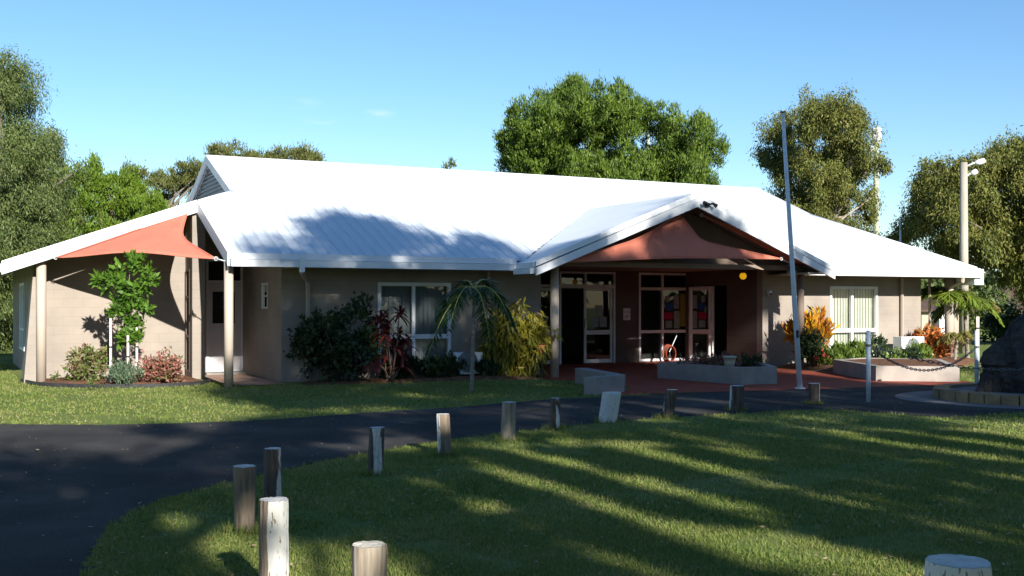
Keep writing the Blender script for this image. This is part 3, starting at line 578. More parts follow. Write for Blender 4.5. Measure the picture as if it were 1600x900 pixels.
# ------------------------------------------------------------------ fixtures on the hall
t=thing('flood_light','twin black security floodlights under the apex of the porch gable','floodlight',at(1105,322,23.9),TH)
p=Vector(B(U(1105,PV-.1),PV-.1,EYE+(YH-321)/F*25.0)); uu=U(1105,PV-.1); zz=p.z
MB(B).box(uu-.05,uu+.05,PV-.12,PV-.072,zz-.05,zz+.05).build('base',M['black'],t)
for s in (-1,1):
    MB(B).tube([(uu,PV-.13,zz),(uu+s*.08,PV-.2,zz+.03),(uu+s*.17,PV-.22,zz+(.03 if s<0 else -.03))],[.02,.025,.05],8).build('lamp_head',M['black'],t,True)
m,N,L,out=nodes('yellow_lamp'); pr=N('ShaderNodeBsdfPrincipled',Roughness=.4); pr.inputs['Base Color'].default_value=(.75,.42,.02,1); pr.inputs['Emission Color'].default_value=(1,.5,.01,1); pr.inputs['Emission Strength'].default_value=.28; L(pr.outputs[0],out.inputs[0]); M['lampy']=m
ul,zlm=UV(1161,430,21.6)
t=thing('porch_lamp','round yellow lamp hanging below the porch beam','lamp',B(ul,21.6,zlm)); MB(B).sphere((ul,21.6,zlm-.02),.085,16,10).build('globe',M['lampy'],t,True); MB(B).tube([(ul,21.6,zlm+.05),(ul,21.6,2.505)],.045,10).build('fitting',M['black'],t)
us,zs=UV(979,491,PB); t=thing('wall_sign','small white notice sign with red rings on the wall between entrance and window','sign',B(us,PB-.03,zs-.17),TH)
MB(B).box(us-.11,us+.11,PB-.02,PB-.004,zs-.16,zs+.16).build('panel',M['paper'],t)
M['redpaint']=mat('sign_red',(.45,.05,.05),(.4,.045,.045),9,.6)
for q in (-.05,.05):
    r=MB(B)
    for k in range(16):
        a,b=2*math.pi*k/16,2*math.pi*(k+1)/16
        r.add([(us+q+ra*math.cos(x),PB-.024,zs+.06+ra*math.sin(x)) for x,ra in ((a,.03),(b,.03),(b,.044),(a,.044))],[(0,1,2,3)])
    r.build('red_ring',M['redpaint'],t)
r=MB(B)
for k in range(3): r.box(us-.08,us+.08-.03*k,PB-.024,PB-.0215,zs-.04-.035*k,zs-.025-.035*k)
r.build('text_lines',M['redpaint'],t)
ucb,zcb=UV(1200,458,22.25); t=thing('sensor_light','small white sensor box at the corner of the right hand wall under the porch','sensor',B(ucb,22.25,zcb),TH); MB(B).box(ucb-.0,ucb+.09,22.2,22.296,zcb-.06,zcb+.06).build('housing',M['white'],t); MB(B).sphere((ucb+.045,22.19,zcb-.03),.03,10,6).build('lens',M['black'],t,True)
def notice(px0,py0,px1,py1,c,label,v):
    u0,z1=UV(px0,py0,v);u1,z0=UV(px1,py1,v); c=tuple(x*.6 for x in c); m=mat('notice_print',c,tuple(x*.7 for x in c),25,.8)
    o=MB(B).box(u0,u1,v-.003,v,z0,z1).build('paper_notice',m,loc=B((u0+u1)/2,v,z0)); o['label']=label;o['category']='notice';o['group']='notices stuck to the entrance glass'
gz=PB+.055; wz=PB+.024
notice(930,477,941,493,(.6,.6,.58),'white paper notice in the middle of the sliding door glass, above two others',gz)
notice(925,495,935,511,(.42,.50,.58),'pale blue notice low on the sliding door glass, left of a pair',gz)
notice(937,495,948,511,(.5,.55,.6),'pale notice low on the sliding door glass, right of a pair',gz)
notice(1040,474,1051,485,(.04,.12,.42),'blue notice on the right hand porch window',wz)
notice(1038,488,1051,499,(.6,.02,.10),'bright pink notice below the blue one on the porch window',wz)
notice(1063,459,1072,510,(.45,.36,.05),'tall yellow poster at the right edge of the porch window',wz)
notice(1053,461,1061,482,(.42,.44,.46),'white sheet high on the porch window beside the yellow poster',wz)
notice(1053,486,1062,513,(.42,.46,.42),'white sheet low on the porch window beside the yellow poster',wz)
notice(1040,462,1046,472,(.45,.45,.45),'small white sheet above the blue notice on the porch window',wz)
notice(1040,501,1050,512,(.38,.44,.44),'small pale sheet below the pink notice on the porch window',wz)
# hose coil
hc=B(*UV(1046,552,24.9)[:1],24.9,.30); t=thing('hose_reel','orange garden hose coiled upright in front of the porch window','hose',(hc.x,hc.y,0),TH)
for k in range(4):
    rr=.24-.012*k; MB(I).tube([(hc.x+.75*rr*math.cos(a/24*2*math.pi)*CS+.05*(k-1.5)*SN,hc.y+.75*rr*math.cos(a/24*2*math.pi)*SN-.05*(k-1.5)*CS,.26+rr*math.sin(a/24*2*math.pi)) for a in range(25)],.016,6).build('hose_loop',M['orange'],t,True)
MB(I).tube([(hc.x+.06,hc.y,.0),(hc.x+.02,hc.y+.05,.28),(hc.x-.05,hc.y,.0)],.02,6).build('stand',M['black'],t)
MB(I).tube([(hc.x,hc.y+.02,.3),(hc.x+.2,hc.y,.75)],.012,6).build('handle',M['steel'],t)
# ------------------------------------------------------------------ planters and low walls
def planter(name,label,uv,h,w,m,inner=True,soilz=.05):
    c=sum((Vector((p[0],p[1],0)) for p in uv),Vector())/len(uv); t=thing(name,label,'planter',B(c.x,c.y),TH); n=len(uv)
    P=[Vector((p[0],p[1])) for p in uv]; cc=Vector((c.x,c.y))
    inn=[]
    for i in range(n):
        a,b,d=P[i-1],P[i],P[(i+1)%n]; e1=(b-a).normalized();e2=(d-b).normalized(); n1=Vector((-e1.y,e1.x));n2=Vector((-e2.y,e2.x))
        if n1.dot(cc-b)<0:n1=-n1
        if n2.dot(cc-b)<0:n2=-n2
        q=(n1+n2); q=q*(w*2/q.length_squared) if q.length_squared>.2 else q*w; inn.append(b+q)
    for i in range(n):
        j=(i+1)%n; vs=[(*P[i],0),(*P[j],0),(*inn[j],0),(*inn[i],0)]; vs+=[(x,y,h) for x,y,_ in vs]
        MB(B).add(vs,[(0,1,5,4),(2,3,7,6),(4,5,6,7)]).build('planter_wall',M[m],t)
    MB(B).add([(x,y,h-soilz+random.uniform(-.01,.02)) for x,y in [tuple(q) for q in inn]],[tuple(range(n))]).build('soil',M['soil'],t); return t
planter('concrete_planter','long low grey concrete planter in the middle of the red forecourt',[(13.65,19.9),(13.96,17.48),(14.82,17.42),(15.55,18.7),(15.2,20.2)],.35,.14,'concrete')
planter('concrete_planter','low pinkish concrete planter wall round the sunlit garden bed on the right',[(18.28,19.55),(17.14,17.08),(18.52,16.16),(20.6,18.5),(19.6,19.9)],.32,.14,'concrete_pink',True,.015)
t=thing('seat_wall','V shaped low grey concrete seat wall at the end of the lawn beside the forecourt','low wall',B(11.0,17.3),TH)
for a,b in (((10.96,17.22),(11.45,19.4)),((10.92,17.18),(10.10,16.80))):
    a,b=Vector(a),Vector(b); d=(b-a).normalized(); n=Vector((-d.y,d.x))*.13; vs=[(*(a-n),0),(*(b-n),0),(*(b+n),0),(*(a+n),0)]; vs+=[(x,y,.31) for x,y,_ in vs]
    MB(B).add(vs,[(0,1,5,4),(1,2,6,5),(2,3,7,6),(3,0,4,7),(4,5,6,7)]).build('wall_arm',M['concrete'],t)
pp=B(*UV(1140,560,18.3)[:1],18.3,.30); t=thing('plant_pot','cream flowerpot standing on the central concrete planter','pot',pp)
MB().tube([pp,pp+Vector((0,0,.10)),pp+Vector((0,0,.20)),pp+Vector((0,0,.202)),pp+Vector((0,0,.235))],[.09,.11,.13,.145,.145],16).build('pot',M['cream'],t,True)
for k,(px,py,v,lab) in enumerate(((1095,565,19.0,'sparse reddish plant at the left of the central concrete planter'),(1125,566,18.7,'small dull plant beside the cream pot on its left'),(1165,566,18.6,'low dark plant to the right of the cream pot'))):
    bush('planter_plant',lab,'plant',B(U(px,v),v,.30),(.4,.25,.18),14,30,(.09,.03),'up',LM['pinkred'] if k<2 else LM['dark'],.09,3)
bp=B(U(845,21.0),21.0,0); t=thing('hanging_pot','small terracotta pot on a thin stand beside the porch post','pot',(bp.x,bp.y,.0))
MB().tube([(bp.x,bp.y,0),(bp.x,bp.y,.55)],.012,6).build('stand',M['black'],t); MB().tube([(bp.x,bp.y,.55),(bp.x,bp.y,.62),(bp.x,bp.y,.70),(bp.x,bp.y,.72)],[.06,.075,.085,.09],12).build('pot',M['terracotta'],t,True)
# air conditioners
def aircon(u,v,z,label,w=.82,h=.56):
    t=thing('air_conditioner',label,'air conditioner',B(u,v,z),TH); b=MB(B); b.box(u-w/2,u+w/2,v-.3,v,z+.04,z+h); b.build('casing',M['white'],t)
    g=MB(B); cu=u-.0
    for k in range(1,6):
        r=.045*k; g.tube([(cu+r*math.cos(a/24*2*math.pi),v-.306,z+.3+r*math.sin(a/24*2*math.pi)) for a in range(25)],.006,4)
    for k in range(8): g.tube([(cu,v-.306,z+.3),(cu+.23*math.cos(k*math.pi/4),v-.306,z+.3+.23*math.sin(k*math.pi/4))],.005,4)
    g.build('fan_grille',M['fan_grey'],t)
    d=MB(B); d.add([(cu+.22*math.cos(a/24*2*math.pi),v-.302,z+.3+.22*math.sin(a/24*2*math.pi)) for a in range(24)],[tuple(range(24))]); d.build('fan',M['fan_grey'],t)
    for s in (-1,1): MB(B).box(u+s*w*.35-.04,u+s*w*.35+.04,v-.3,v,z,z+.038).build('foot',M['black'],t)
aircon(U(1413,21.8),21.8,.17,'white air conditioner unit in the sunlit bed against the right hand wall')
aircon(U(722,22.0),22.0,.06,'white air conditioner unit in the shade behind the thin palm trunk',.8,.5)
# ------------------------------------------------------------------ flagpole, chain bollards, boulder
fb=G(1250,608); t=thing('flagpole','tall leaning galvanised flagpole in front of the porch','flagpole',fb)
ft=at(1223,176,fb.y); MB().tube([fb,fb.lerp(ft,.25),fb.lerp(ft,.5),ft],[.052,.05,.044,.034],12).build('pole',M['steel'],t,True)
MB().tube([ft,ft+Vector((0,0,.02))],.055,12).build('cap',M['black'],t); cq=fb.lerp(ft,.2); MB().box(cq.x-.02,cq.x+.02,cq.y-.09,cq.y-.045,cq.z-.07,cq.z+.07).build('cleat',M['black'],t)
MB().tube([fb+Vector((0,0,-.02)),fb+Vector((0,0,.03))],.1,12).build('base_plate',M['steel'],t)
def cpost(p,h,label,ph):
    t=thing('steel_bollard',label,'bollard',p,0,'steel posts carrying the chain round the boulder'); MB().tube([p,p+Vector((0,0,h))],.037,14).build('pole',M['bluegrey'],t,True)
    q=p+Vector((0,0,h)); MB().tube([q,q+Vector((0,0,.012))],.04,14).build('cap',M['bluegrey'],t); s=p+Vector((0,0,ph)); MB().tube([s-Vector((0,0,.02)),s+Vector((0,0,.02))],.042,14).build('collar',M['chain'],t)
    return s
p1=G(1357,629); s1=cpost(p1,1.16,'slim pale steel chain post standing alone by the forecourt edge',.93)
p2=at(1526,475,20.7);p2.z=0; s2=cpost(p2,1.1,'slim pale steel post half hidden behind the boulder',.80)
p3=at(1800,475,17.2);p3.z=0; s3=cpost(p3,1.1,'slim pale steel post to the right of the boulder',.9)
def chain(a,b,sag,label):
    t=thing('chain',label,'chain',(a+b)/2-Vector((0,0,sag)),0,'chains strung between the steel posts'); n=int((b-a).length/.075); mb=MB(); pts=[]
    for i in range(n+1):
        k=i/n; pts.append(a.lerp(b,k)-Vector((0,0,sag*4*k*(1-k))))
    for i in range(n):
        p,q=pts[i],pts[i+1]; d=(q-p).normalized(); side=Vector((-d.y,d.x,0)).normalized() if i%2 else d.cross(Vector((-d.y,d.x,0)).normalized()); m=(p+q)/2; l=(q-p).length*.68; w=.02
        ring=[m+d*l*math.cos(x)+side*w*math.sin(x) for x in [j*math.pi/4 for j in range(9)]]; mb.tube(ring,.007,5,False)
    mb.build('links',M['chain'],t,True)
chain(s1,s2,.42,'dark sagging chain from the open post to the post behind the boulder')
chain(s1,s3,.36,'chain passing in front of the dark boulder to the right')
# boulder
RB=Vector((RC.x+.02,RC.y+.15,0)); from mathutils import noise as mn
def rock_v(a,b):
    ang=a*2*math.pi; ph=b*math.pi/2
    prof=[(0,1.0),(.2,.97),(.45,.80),(.7,.56),(.88,.34),(1,.0)]
    h=b
    for (h0,r0),(h1,r1) in zip(prof,prof[1:]):
        if h0<=h<=h1: rr=r0+(r1-r0)*(h-h0)/(h1-h0);break
    x=rr*1.32*math.cos(ang);y=rr*.62*math.sin(ang);z=h*1.42
    nn=mn.fractal(Vector((x*1.7,y*1.7,z*1.7+3)),1.0,2.2,5)-.75*abs(mn.noise(Vector((x*1.9+5,y*1.9,z*1.3))))+.35*mn.cell(Vector((x*2.6,y*2.6,z*2.2))); f=1+.15*nn; lean=-.10*h
    tl=-.14 if math.cos(ang)>0 else 0
    return (RB.x+x*f+lean+.05,RB.y+y*f,.12+z*(1+.06*nn)*(1+.0*tl))
o=MB().grid(rock_v,110,52).build('boulder',M['rock'],loc=RB); o['label']='big dark rough boulder standing on a ring of sandstone blocks'; o['category']='boulder'
t=thing('stone_ring','low round plinth of sandstone coloured edging blocks under the boulder','plinth',RC)
nb=40
for k in range(nb):
    a0=2*math.pi*(k+.04)/nb;a1=2*math.pi*(k+.96)/nb; r0,r1=1.62,1.86; hh=.17+random.uniform(-.01,.01); rj=random.uniform(-.015,.015)
    pts=[(RC.x+r*math.cos(a),RC.y+.86*r*math.sin(a)) for a,r in ((a0,r1+rj),(a1,r1+rj),(a1,r0),(a0,r0))]
    MB().prism(pts,0,hh).build('edging_block',M['brick_edge'],t)
flat_pts=[(RC.x+1.64*math.cos(a*math.pi/20),RC.y+.86*1.64*math.sin(a*math.pi/20)) for a in range(40)]
MB().prism(flat_pts,.0,.13).build('plinth_top',M['apron'],t)
# ------------------------------------------------------------------ timber bollards
def log(px,py,h,dia,label,paint,ang,tilt=(0,0),t=None,wood=((.20,.155,.11),(.09,.068,.048)),flare=0.0,topc=(.62,.60,.55),shape=0.0,splitc=False,zb=None):
    p=G(px,py) if t is None else Vector(((px-800)/F*t,t,0)); r=dia/2
    th_=thing('timber_bollard',label,'bollard',p,0,'round timber bollards edging the lawn')
    n=64; rows=22; vs=[];fs=[]; sd=random.uniform(0,100); tx,ty=tilt; cracks=[(random.uniform(0,2*math.pi),random.uniform(.05,.09),random.uniform(.10,.22),random.uniform(0,.5)) for _ in range(random.randint(3,5))]
    def rad(a,k):
        q=mn.fractal(Vector((math.cos(a)*1.3+sd,math.sin(a)*1.3,k*h*1.5)),1.0,2.0,3); rr=r*(1+.05*q+flare*(k-.5))
        if shape: rr*=1-shape*max(0,math.cos(2*(a-ang)))   # split flat
        for ca,cw,cd,ck in cracks:
            da=(a+.15*math.sin(k*5+ca)-ca+math.pi)%(2*math.pi)-math.pi; rr*=1-cd*max(0,1-abs(da)/cw)*min(1,max(0,(k-ck)*4+.2))
        gr=mn.noise(Vector((math.cos(a)*9+sd,math.sin(a)*9,k*.6))); rr*=1-.05*max(0,gr)
        return rr
    for i in range(rows+1):
        k=i/rows; kk=min(1,k*1.03)
        for j in range(n):
            a=2*math.pi*j/n; rr=rad(a,k)*(1 if i<rows else .965)
            vs.append((p.x+rr*math.cos(a)+tx*k*h,p.y+rr*math.sin(a)+ty*k*h,-.05+k*(h+.05)+(-.009*max(0,mn.noise(Vector((math.cos(a)*2.6+sd,math.sin(a)*2.6,7)))) if i>=rows-1 else 0)))
    for i in range(rows): fs+=[(i*n+j,i*n+(j+1)%n,(i+1)*n+(j+1)%n,(i+1)*n+j) for j in range(n)]
    MB().add(vs,fs).build('log',log_mat('weathered_timber',paint,ang,wood[0],wood[1]),th_,True)
    top=vs[-n:]; c=(p.x+tx*h,p.y+ty*h,h+.004); MB().add([(x,y,z+.001) for x,y,z in top]+[c],[(j,(j+1)%n,n) for j in range(n)]).build('cut_end',mat('bleached_end_grain',topc,tuple(x*.72 for x in topc),14,.85,.5,60),th_)
    return th_
W1=((.30,.25,.195),(.16,.13,.10)); W2=((.21,.165,.12),(.10,.075,.055)); W3=((.10,.08,.065),(.05,.04,.034))
log(577,0,.50,.163,'weathered bare bollard with a pale top at the bottom edge of the picture',0,0,t=5.1,wood=W1,topc=(.66,.60,.48))
log(428,0,.566,.158,'big white painted bollard with one bare brown split side, nearest on the left',.40,-.55,t=5.9,wood=W2,shape=.05)
log(382,831,.463,.148,'tapered bare brown bollard with a white top, behind the big white painted one',0,0,wood=W2,flare=.2)
log(426,786,.44,.142,'dark bollard with a thin white paint streak, beside the road bend',.14,-.35,wood=W3)
log(586,741,.44,.145,'grey bollard with pale flaking paint round a dark crack, fifth along the road',.17,-1.15,wood=W3,tilt=(.04,0),topc=(.5,.52,.54))
log(696,712,.44,.145,'leaning bent bollard half white on its left side',.2,-2.9,wood=W2,tilt=(-.06,0))
log(793,690,.46,.168,'sunlit bare grey bollard with a thin white top rim',0,0,wood=W1,tilt=(.04,0))
log(867,671,.40,.13,'dull dark bollard with a scrap of pale paint at its top right',.08,-.9,wood=W3,tilt=(.02,0),topc=(.4,.46,.5))
log(948,659,.40,.25,'fat all white bollard leaning to the right by the end of the seat wall',1.0,-1.3,wood=W2,tilt=(.17,0),topc=(.75,.75,.73))
log(1041,654,.405,.17,'dark bollard leaning right, next to the fat white one',.06,-2.6,wood=W3,tilt=(.2,0))
log(1150,641,.37,.215,'thick dark bollard with a white left edge in front of the central planter',.17,-3.1,wood=W3,tilt=(.05,0),topc=(.55,.58,.6))
log(1272,631,.33,.18,'dark bollard with a white patch low on its right side, near the flagpole',.13,-.15,wood=W3)
log(1497,0,.70,.226,'thick white topped bollard cut off by the bottom right of the picture',.9,-1.2,t=3.9,wood=W1,topc=(.66,.63,.57))
# ------------------------------------------------------------------ garden planting
def sapling():
    b=G(198,590,.10); b=B(3.25,24.1,.09); b=Vector((at(200,500,21.7).x,21.7,.1)); t=thing('young_tree','slender leafy green sapling tied to stakes in front of the sunlit left wall','tree',b); mb=MB(); 
    top=at(203,415,21.7); pts=[b,b.lerp(top,.3)+Vector((.02,0,0)),b.lerp(top,.6)+Vector((-.02,0,0)),top]; mb.tube(pts,[.024,.02,.015,.006],8); cl=[]
    for (px,py,r,n) in ((205,410,.16,5),(185,425,.15,4),(222,425,.12,3),(170,440,.15,4),(200,450,.2,6),(228,440,.1,2),(190,470,.18,5),(215,480,.17,5),(205,505,.16,5),(180,490,.12,3),(218,455,.14,4),(195,528,.12,4),(212,530,.10,3),(157,438,.1,3),(236,442,.08,2)):
        c=at(px,py,21.7)
        for k in range(n):
            q=c+Vector((random.gauss(0,r*.5),random.gauss(0,r*.7),random.gauss(0,r*.35))); cl.append((q.x,q.y,q.z,r*.55,1))
            if k==0: mb.tube([b.lerp(top,max(.25,min(.95,(q.z-b.z)/(top.z-b.z)-.1))),q],[.008,.004],5)
    mb.build('trunk',M['bark'],t,True); np_mesh('crown',clump_leaves(cl,34,(.125,.055),'flat',4,.45,.3),4,LM['sapling'],t)
sapling()
for px,ybot,ytop,tt,lab in ((173,590,497,21.6,'thin white stake left of the sapling trunk'),(214,585,497,21.75,'tall white stake right of the sapling trunk'),(200,585,524,21.55,'short white stake closest to the sapling trunk')):
    b=at(px,ybot,tt);b.z=.08; q=at(px+(1 if px<200 else 0),ytop,tt); t=thing('garden_stake',lab,'stake',b,0,'stakes round the sapling'); MB().box(b.x-.018,b.x+.018,b.y-.018,b.y+.018,b.z-.05,q.z).build('stake',M['stake'],t); z=b.z+.55*(q.z-b.z); MB().box(b.x-.024,b.x+.024,b.y-.024,b.y+.024,z-.015,z+.015).build('tie',M['edging'],t)
bush('shrub','loose pink and green shrub on the left of the mulch bed','shrub',Vector((at(140,475,22.0).x,22.0,.08)),(.42,.3,.62),46,34,(.085,.045),'flat',LM['pinkgreen'],.12)
bush('shrub','small grey green shrub at the foot of the sapling','shrub',Vector((at(193,475,21.35).x,21.35,.07)),(.30,.25,.36),34,40,(.075,.022),'up',LM['greygreen'],.10)
bush('shrub','compact pink red shrub on the right of the mulch bed','shrub',Vector((at(252,475,21.8).x,21.8,.07)),(.46,.3,.48),52,36,(.08,.042),'flat',LM['pinkred'],.12)
for px,py,l in ((87,592,'tiny green seedling near the left column'),(108,593,'tiny green seedling further from the left column'),(146,603,'tiny green seedling at the front of the mulch bed')):
    p=G(px,py,.1); bush('seedling',l,'plant',p,(.07,.07,.1),5,14,(.06,.03),'flat',LM['low'],.05,1)
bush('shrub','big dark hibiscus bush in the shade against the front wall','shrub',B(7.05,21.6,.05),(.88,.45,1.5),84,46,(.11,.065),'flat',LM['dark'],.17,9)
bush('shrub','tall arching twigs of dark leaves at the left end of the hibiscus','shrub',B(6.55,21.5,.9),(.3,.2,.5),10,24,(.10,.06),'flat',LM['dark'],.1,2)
def straps(name,label,base,heads,lm,l,w,n,cat='plant',stemr=.018):
    t=thing(name,label,cat,base); mb=MB(); arr=[]
    for hx,hy,hz in heads:
        q=Vector((hx,hy,hz)); mb.tube([base+Vector((random.uniform(-.08,.08),random.uniform(-.08,.08),0)),base.lerp(q,.6)+Vector((random.uniform(-.06,.06),0,0)),q],[stemr,stemr*.8,stemr*.6],6)
        for k in range(n):
            a=random.uniform(0,2*math.pi); el=random.uniform(-.2,1.2); ll=l*random.uniform(.6,1.15); d=np.array([math.cos(a)*math.cos(el),math.sin(a)*math.cos(el),math.sin(el)]); s=np.array([-math.sin(a),math.cos(a),0]); p0=np.array(q)+rng.normal(size=3)*.03; prev=p0; pw=.35
            for sgm in range(4):
                k1=(sgm+1)/4; nxt=p0+d*ll*k1+np.array([0,0,-.55*ll*k1*k1]); nw=(.9,1.0,.7,.05)[sgm]
                arr.append(np.array([prev-s*w*pw/2,prev+s*w*pw/2,nxt+s*w*nw/2,nxt-s*w*nw/2])); prev=nxt;pw=nw
    mb.build('stem',M['bark'],t,True); np_mesh('foliage',np.concatenate(arr),4,lm,t); return t
# leaf segments share one colour per quad island, which reads as natural streaking
hb=B(8.05,21.25,.05)
bush('shrub','leafy upright twigs rising above the middle of the hibiscus','shrub',B(7.3,21.6,1.2),(.55,.25,.55),12,22,(.10,.06),'up',LM['dark'],.09,5)
straps('cordyline','red leaved cordyline between the hibiscus and the front window','plant' and hb,[tuple(B(8.05+random.uniform(-.42,.4),21.25+random.uniform(-.2,.2),z)) for z in (.35,.45,.6,.75,.95,1.1,1.25,1.4,.8,.5,1.0,1.3)],LM['cordyline'],.42,.06,26)
bush('strap_plant','dense rounded yellow green bush of drooping strap leaves left of the porch','shrub',B(11.05,21.5,.05),(.72,.42,1.5),120,44,(.25,.045),'droop',LM['strap'],.16,7,spr=4,spread=.4)
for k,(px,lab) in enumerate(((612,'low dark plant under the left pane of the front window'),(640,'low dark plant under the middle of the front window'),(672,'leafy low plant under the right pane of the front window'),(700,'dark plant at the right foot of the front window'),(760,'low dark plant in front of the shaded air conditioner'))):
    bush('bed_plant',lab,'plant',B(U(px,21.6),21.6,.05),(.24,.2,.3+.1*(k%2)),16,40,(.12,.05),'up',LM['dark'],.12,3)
def palm(name,label,base,top,fronds,lm,rt,trunkm,fl=1.0,leaf=(.32,.03),pairs=26,shaft=None):
    t=thing(name,label,'palm',base); base=Vector(base);top=Vector(top); mb=MB(); mb.tube([base-Vector((0,0,.03)),base.lerp(top,.06),base.lerp(top,.5),top],[rt*1.35,rt*1.05,rt,rt*.8],10); mb.build('trunk',M[trunkm],t,True)
    if shaft:
        MB().tube([top-Vector((0,0,.02)),top+Vector((0,0,shaft))],[rt*.85,rt*.4],8).build('crown_shaft',M['palm_green'],t,True); top=top+Vector((0,0,shaft*.85))
    for (az,el,L_,droop,m) in fronds:
        d=Vector((math.cos(az),math.sin(az),0)); pts=[];
        for i in range(pairs+1):
            k=i/pairs; hz=L_*k*math.cos(el)*(1-.12*k); pts.append(top+d*hz+Vector((0,0,L_*k*math.sin(el)-droop*L_*k*k)))
        rb=MB().tube(pts[::2],[.012*(1-.8*i/len(pts[::2])) for i in range(len(pts[::2]))],5).build('frond',M['palm_green'],t,True)
        arr=[];P=np.array(pts)
        for i in range(3,pairs+1):
            k=i/pairs; tang=unit(P[min(i+1,pairs)]-P[i-1]); side=unit(np.cross(tang,[0,0,1.0])); l=leaf[0]*math.sin(math.pi*(.12+.8*k))*1.05
            for s in (-1,1):
                for rep in range(2):
                    dd=unit(side*s*.8+tang*.65+np.array([0,0,-.35])+rng.normal(size=3)*.14); p=P[i]+tang*rng.normal()*.02; arr.append(leaf_quads(p[None],dd[None],np.array([l*random.uniform(.75,1.1)]),np.array([leaf[1]]),np.array([[0,0,1.0]])+rng.normal(size=(1,3))*.3))
        np_mesh('leaflets',np.concatenate(arr),4,lm if not m else LM['palm_dry'],rb)
    return t
def fr(n,el,L_,dr,az0=0,dry=0,spread=.25): return [(az0+2*math.pi*k/n+random.uniform(-.25,.25),el+random.uniform(-spread,spread),L_*random.uniform(.85,1.12),dr*random.uniform(.8,1.2),k<dry) for k in range(n)]
pb=G(737,612); palm('garden_palm','thin young palm with drooping dark fronds on the lawn before the front wall',pb,Vector((pb.x+.04,pb.y,1.62)),fr(9,.55,1.1,1.1,.1,0,.6),LM['palm_dark'],.035,'palm_trunk',1,(.36,.03),shaft=.3)
q=B(24.1,21.2,.15); palm('garden_palm','feathery palm with yellow green stem nearest the right hand planter',Vector((at(1479,475,31.0).x,31.0,.1)),Vector((at(1481,475,31.0).x,31.0,1.5)),fr(12,.75,1.2,.75,.4,4),LM['palm'],.045,'palm_green',1,(.48,.055),22,shaft=.35)
palm('garden_palm','bushy green palm beyond the right end posts of the hall',Vector((at(1512,475,31.5).x,31.5,.05)),Vector((at(1508,475,31.5).x,31.5,1.25)),fr(14,.7,1.3,.8,.0,2),LM['palm'],.06,'palm_trunk',1,(.46,.05),22,shaft=.4)
palm('garden_palm','short palm with yellowing fronds between the two end posts',Vector((at(1492,475,29.6).x,29.6,.1)),Vector((at(1494,475,29.6).x,29.6,.75)),fr(7,.6,.7,.85,.9,7),LM['palm_dry'],.04,'palm_trunk',1,(.3,.04),16)
p=at(1527,475,31);p.z=0; t=thing('garden_stake','brown timber stake beside the bushy end palm','stake',p); MB().box(p.x-.04,p.x+.04,p.y-.04,p.y+.04,-.05,1.25).build('stake',M['stake'],t); MB().box(p.x-.047,p.x+.047,p.y-.047,p.y+.047,.9,.95).build('tie',M['edging'],t)
bush('croton','tall yellow and orange croton lit by the sun beside the flagpole','shrub',B(19.15,21.35,.15),(.52,.4,1.12),60,34,(.21,.07),'up',LM['croton'],.17,6,flat=.25)
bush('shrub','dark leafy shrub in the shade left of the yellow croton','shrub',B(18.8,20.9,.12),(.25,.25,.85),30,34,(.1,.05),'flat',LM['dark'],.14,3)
bush('flower','low red flowering plant at the foot of the yellow croton','flower',B(18.95,20.7,.12),(.18,.15,.34),8,22,(.08,.06),'flat',LM['flower'],.09,2)
for k,(px,v,w,h,lm,lab) in enumerate(((1292,20.7,.3,.3,'low','bright green low plant right of the croton'),(1315,20.6,.28,.36,'low','bright green low plant under the left half of the sunlit window'),(1340,20.9,.32,.36,'low','glossy low plant under the right half of the sunlit window'),(1372,21.2,.36,.55,'dark','dark green bushy plant left of the sunlit air conditioner'),(1394,20.3,.2,.14,'low','green plant in front of the sunlit air conditioner'),(1424,20.6,.16,.26,'dark','small dark plant at the right corner of the sunlit air conditioner'),(1436,21.0,.22,.26,'low','round green plant left of the orange croton'))):
    bush('bed_plant',lab,'plant',B(U(px,v),v,.14),(w,.25,h),26,36,(.13,.05) if lm=='low' else (.09,.05),'up' if lm=='low' else 'flat',LM[lm],.12,3)
bush('croton','orange leaved croton near the right hand end of the hall','shrub',B(U(1452,21.8),21.8,.14),(.45,.35,.75),44,34,(.15,.065),'rand',LM['orange'],.15,5,flat=.1)
bush('croton','bronze and green croton between the orange one and the end posts','shrub',B(U(1470,22.0),22.0,.12),(.35,.3,.5),30,30,(.13,.05),'up',LM['pinkred'],.13,4)
# ------------------------------------------------------------------ poles and far things
def pole_thing(name,label,px,ytop,t,r,m,cat='pole'):
    b=at(px,475,t); b.z=zterr(b.x,b.y)-.1; q=at(px,ytop,t); th_=thing(name,label,cat,b); MB().tube([b,q],[r*1.25,r*.85],12).build('pole',M[m],th_,True); return th_,q
t,q=pole_thing('light_pole','weathered timber light pole with two white floodlights beyond the right end of the hall',1506,254,36,.13,'timber_pole','light pole')
for dz,L_ in ((0.02,.62),(-.32,.38)):
    a=MB().tube([q+Vector((0,-.05,dz-.18)),q+Vector((L_*.45,-.05,dz-.05)),q+Vector((L_*.6,-.05,dz-.03))],.03,6).build('arm',M['steel'],t,True)
    c=q+Vector((L_*.75,-.05,dz-.02)); MB().tube([c-Vector((L_*.22,0,.01)),c,c+Vector((L_*.28,0,.06))],[.05,.10,.085],10).build('lamp_head',M['white'],a,True)
t,q=pole_thing('antenna_pole','tall green treated pole topped with a white antenna behind the gum tree',1369,222,60,.15,'green_pole','antenna pole')
for dx,w,h,m in ((-.12,.1,.75,'louvre'),(.12,.17,.78,'white')): MB().tube([q+Vector((dx,0,-.1)),q+Vector((dx,0,h))],w,12).build('antenna',M[m],t,True)
MB().box(q.x-.45,q.x-.1,q.y-.1,q.y+.1,q.z-.5,q.z-.25).build('bracket',M['white'],t)
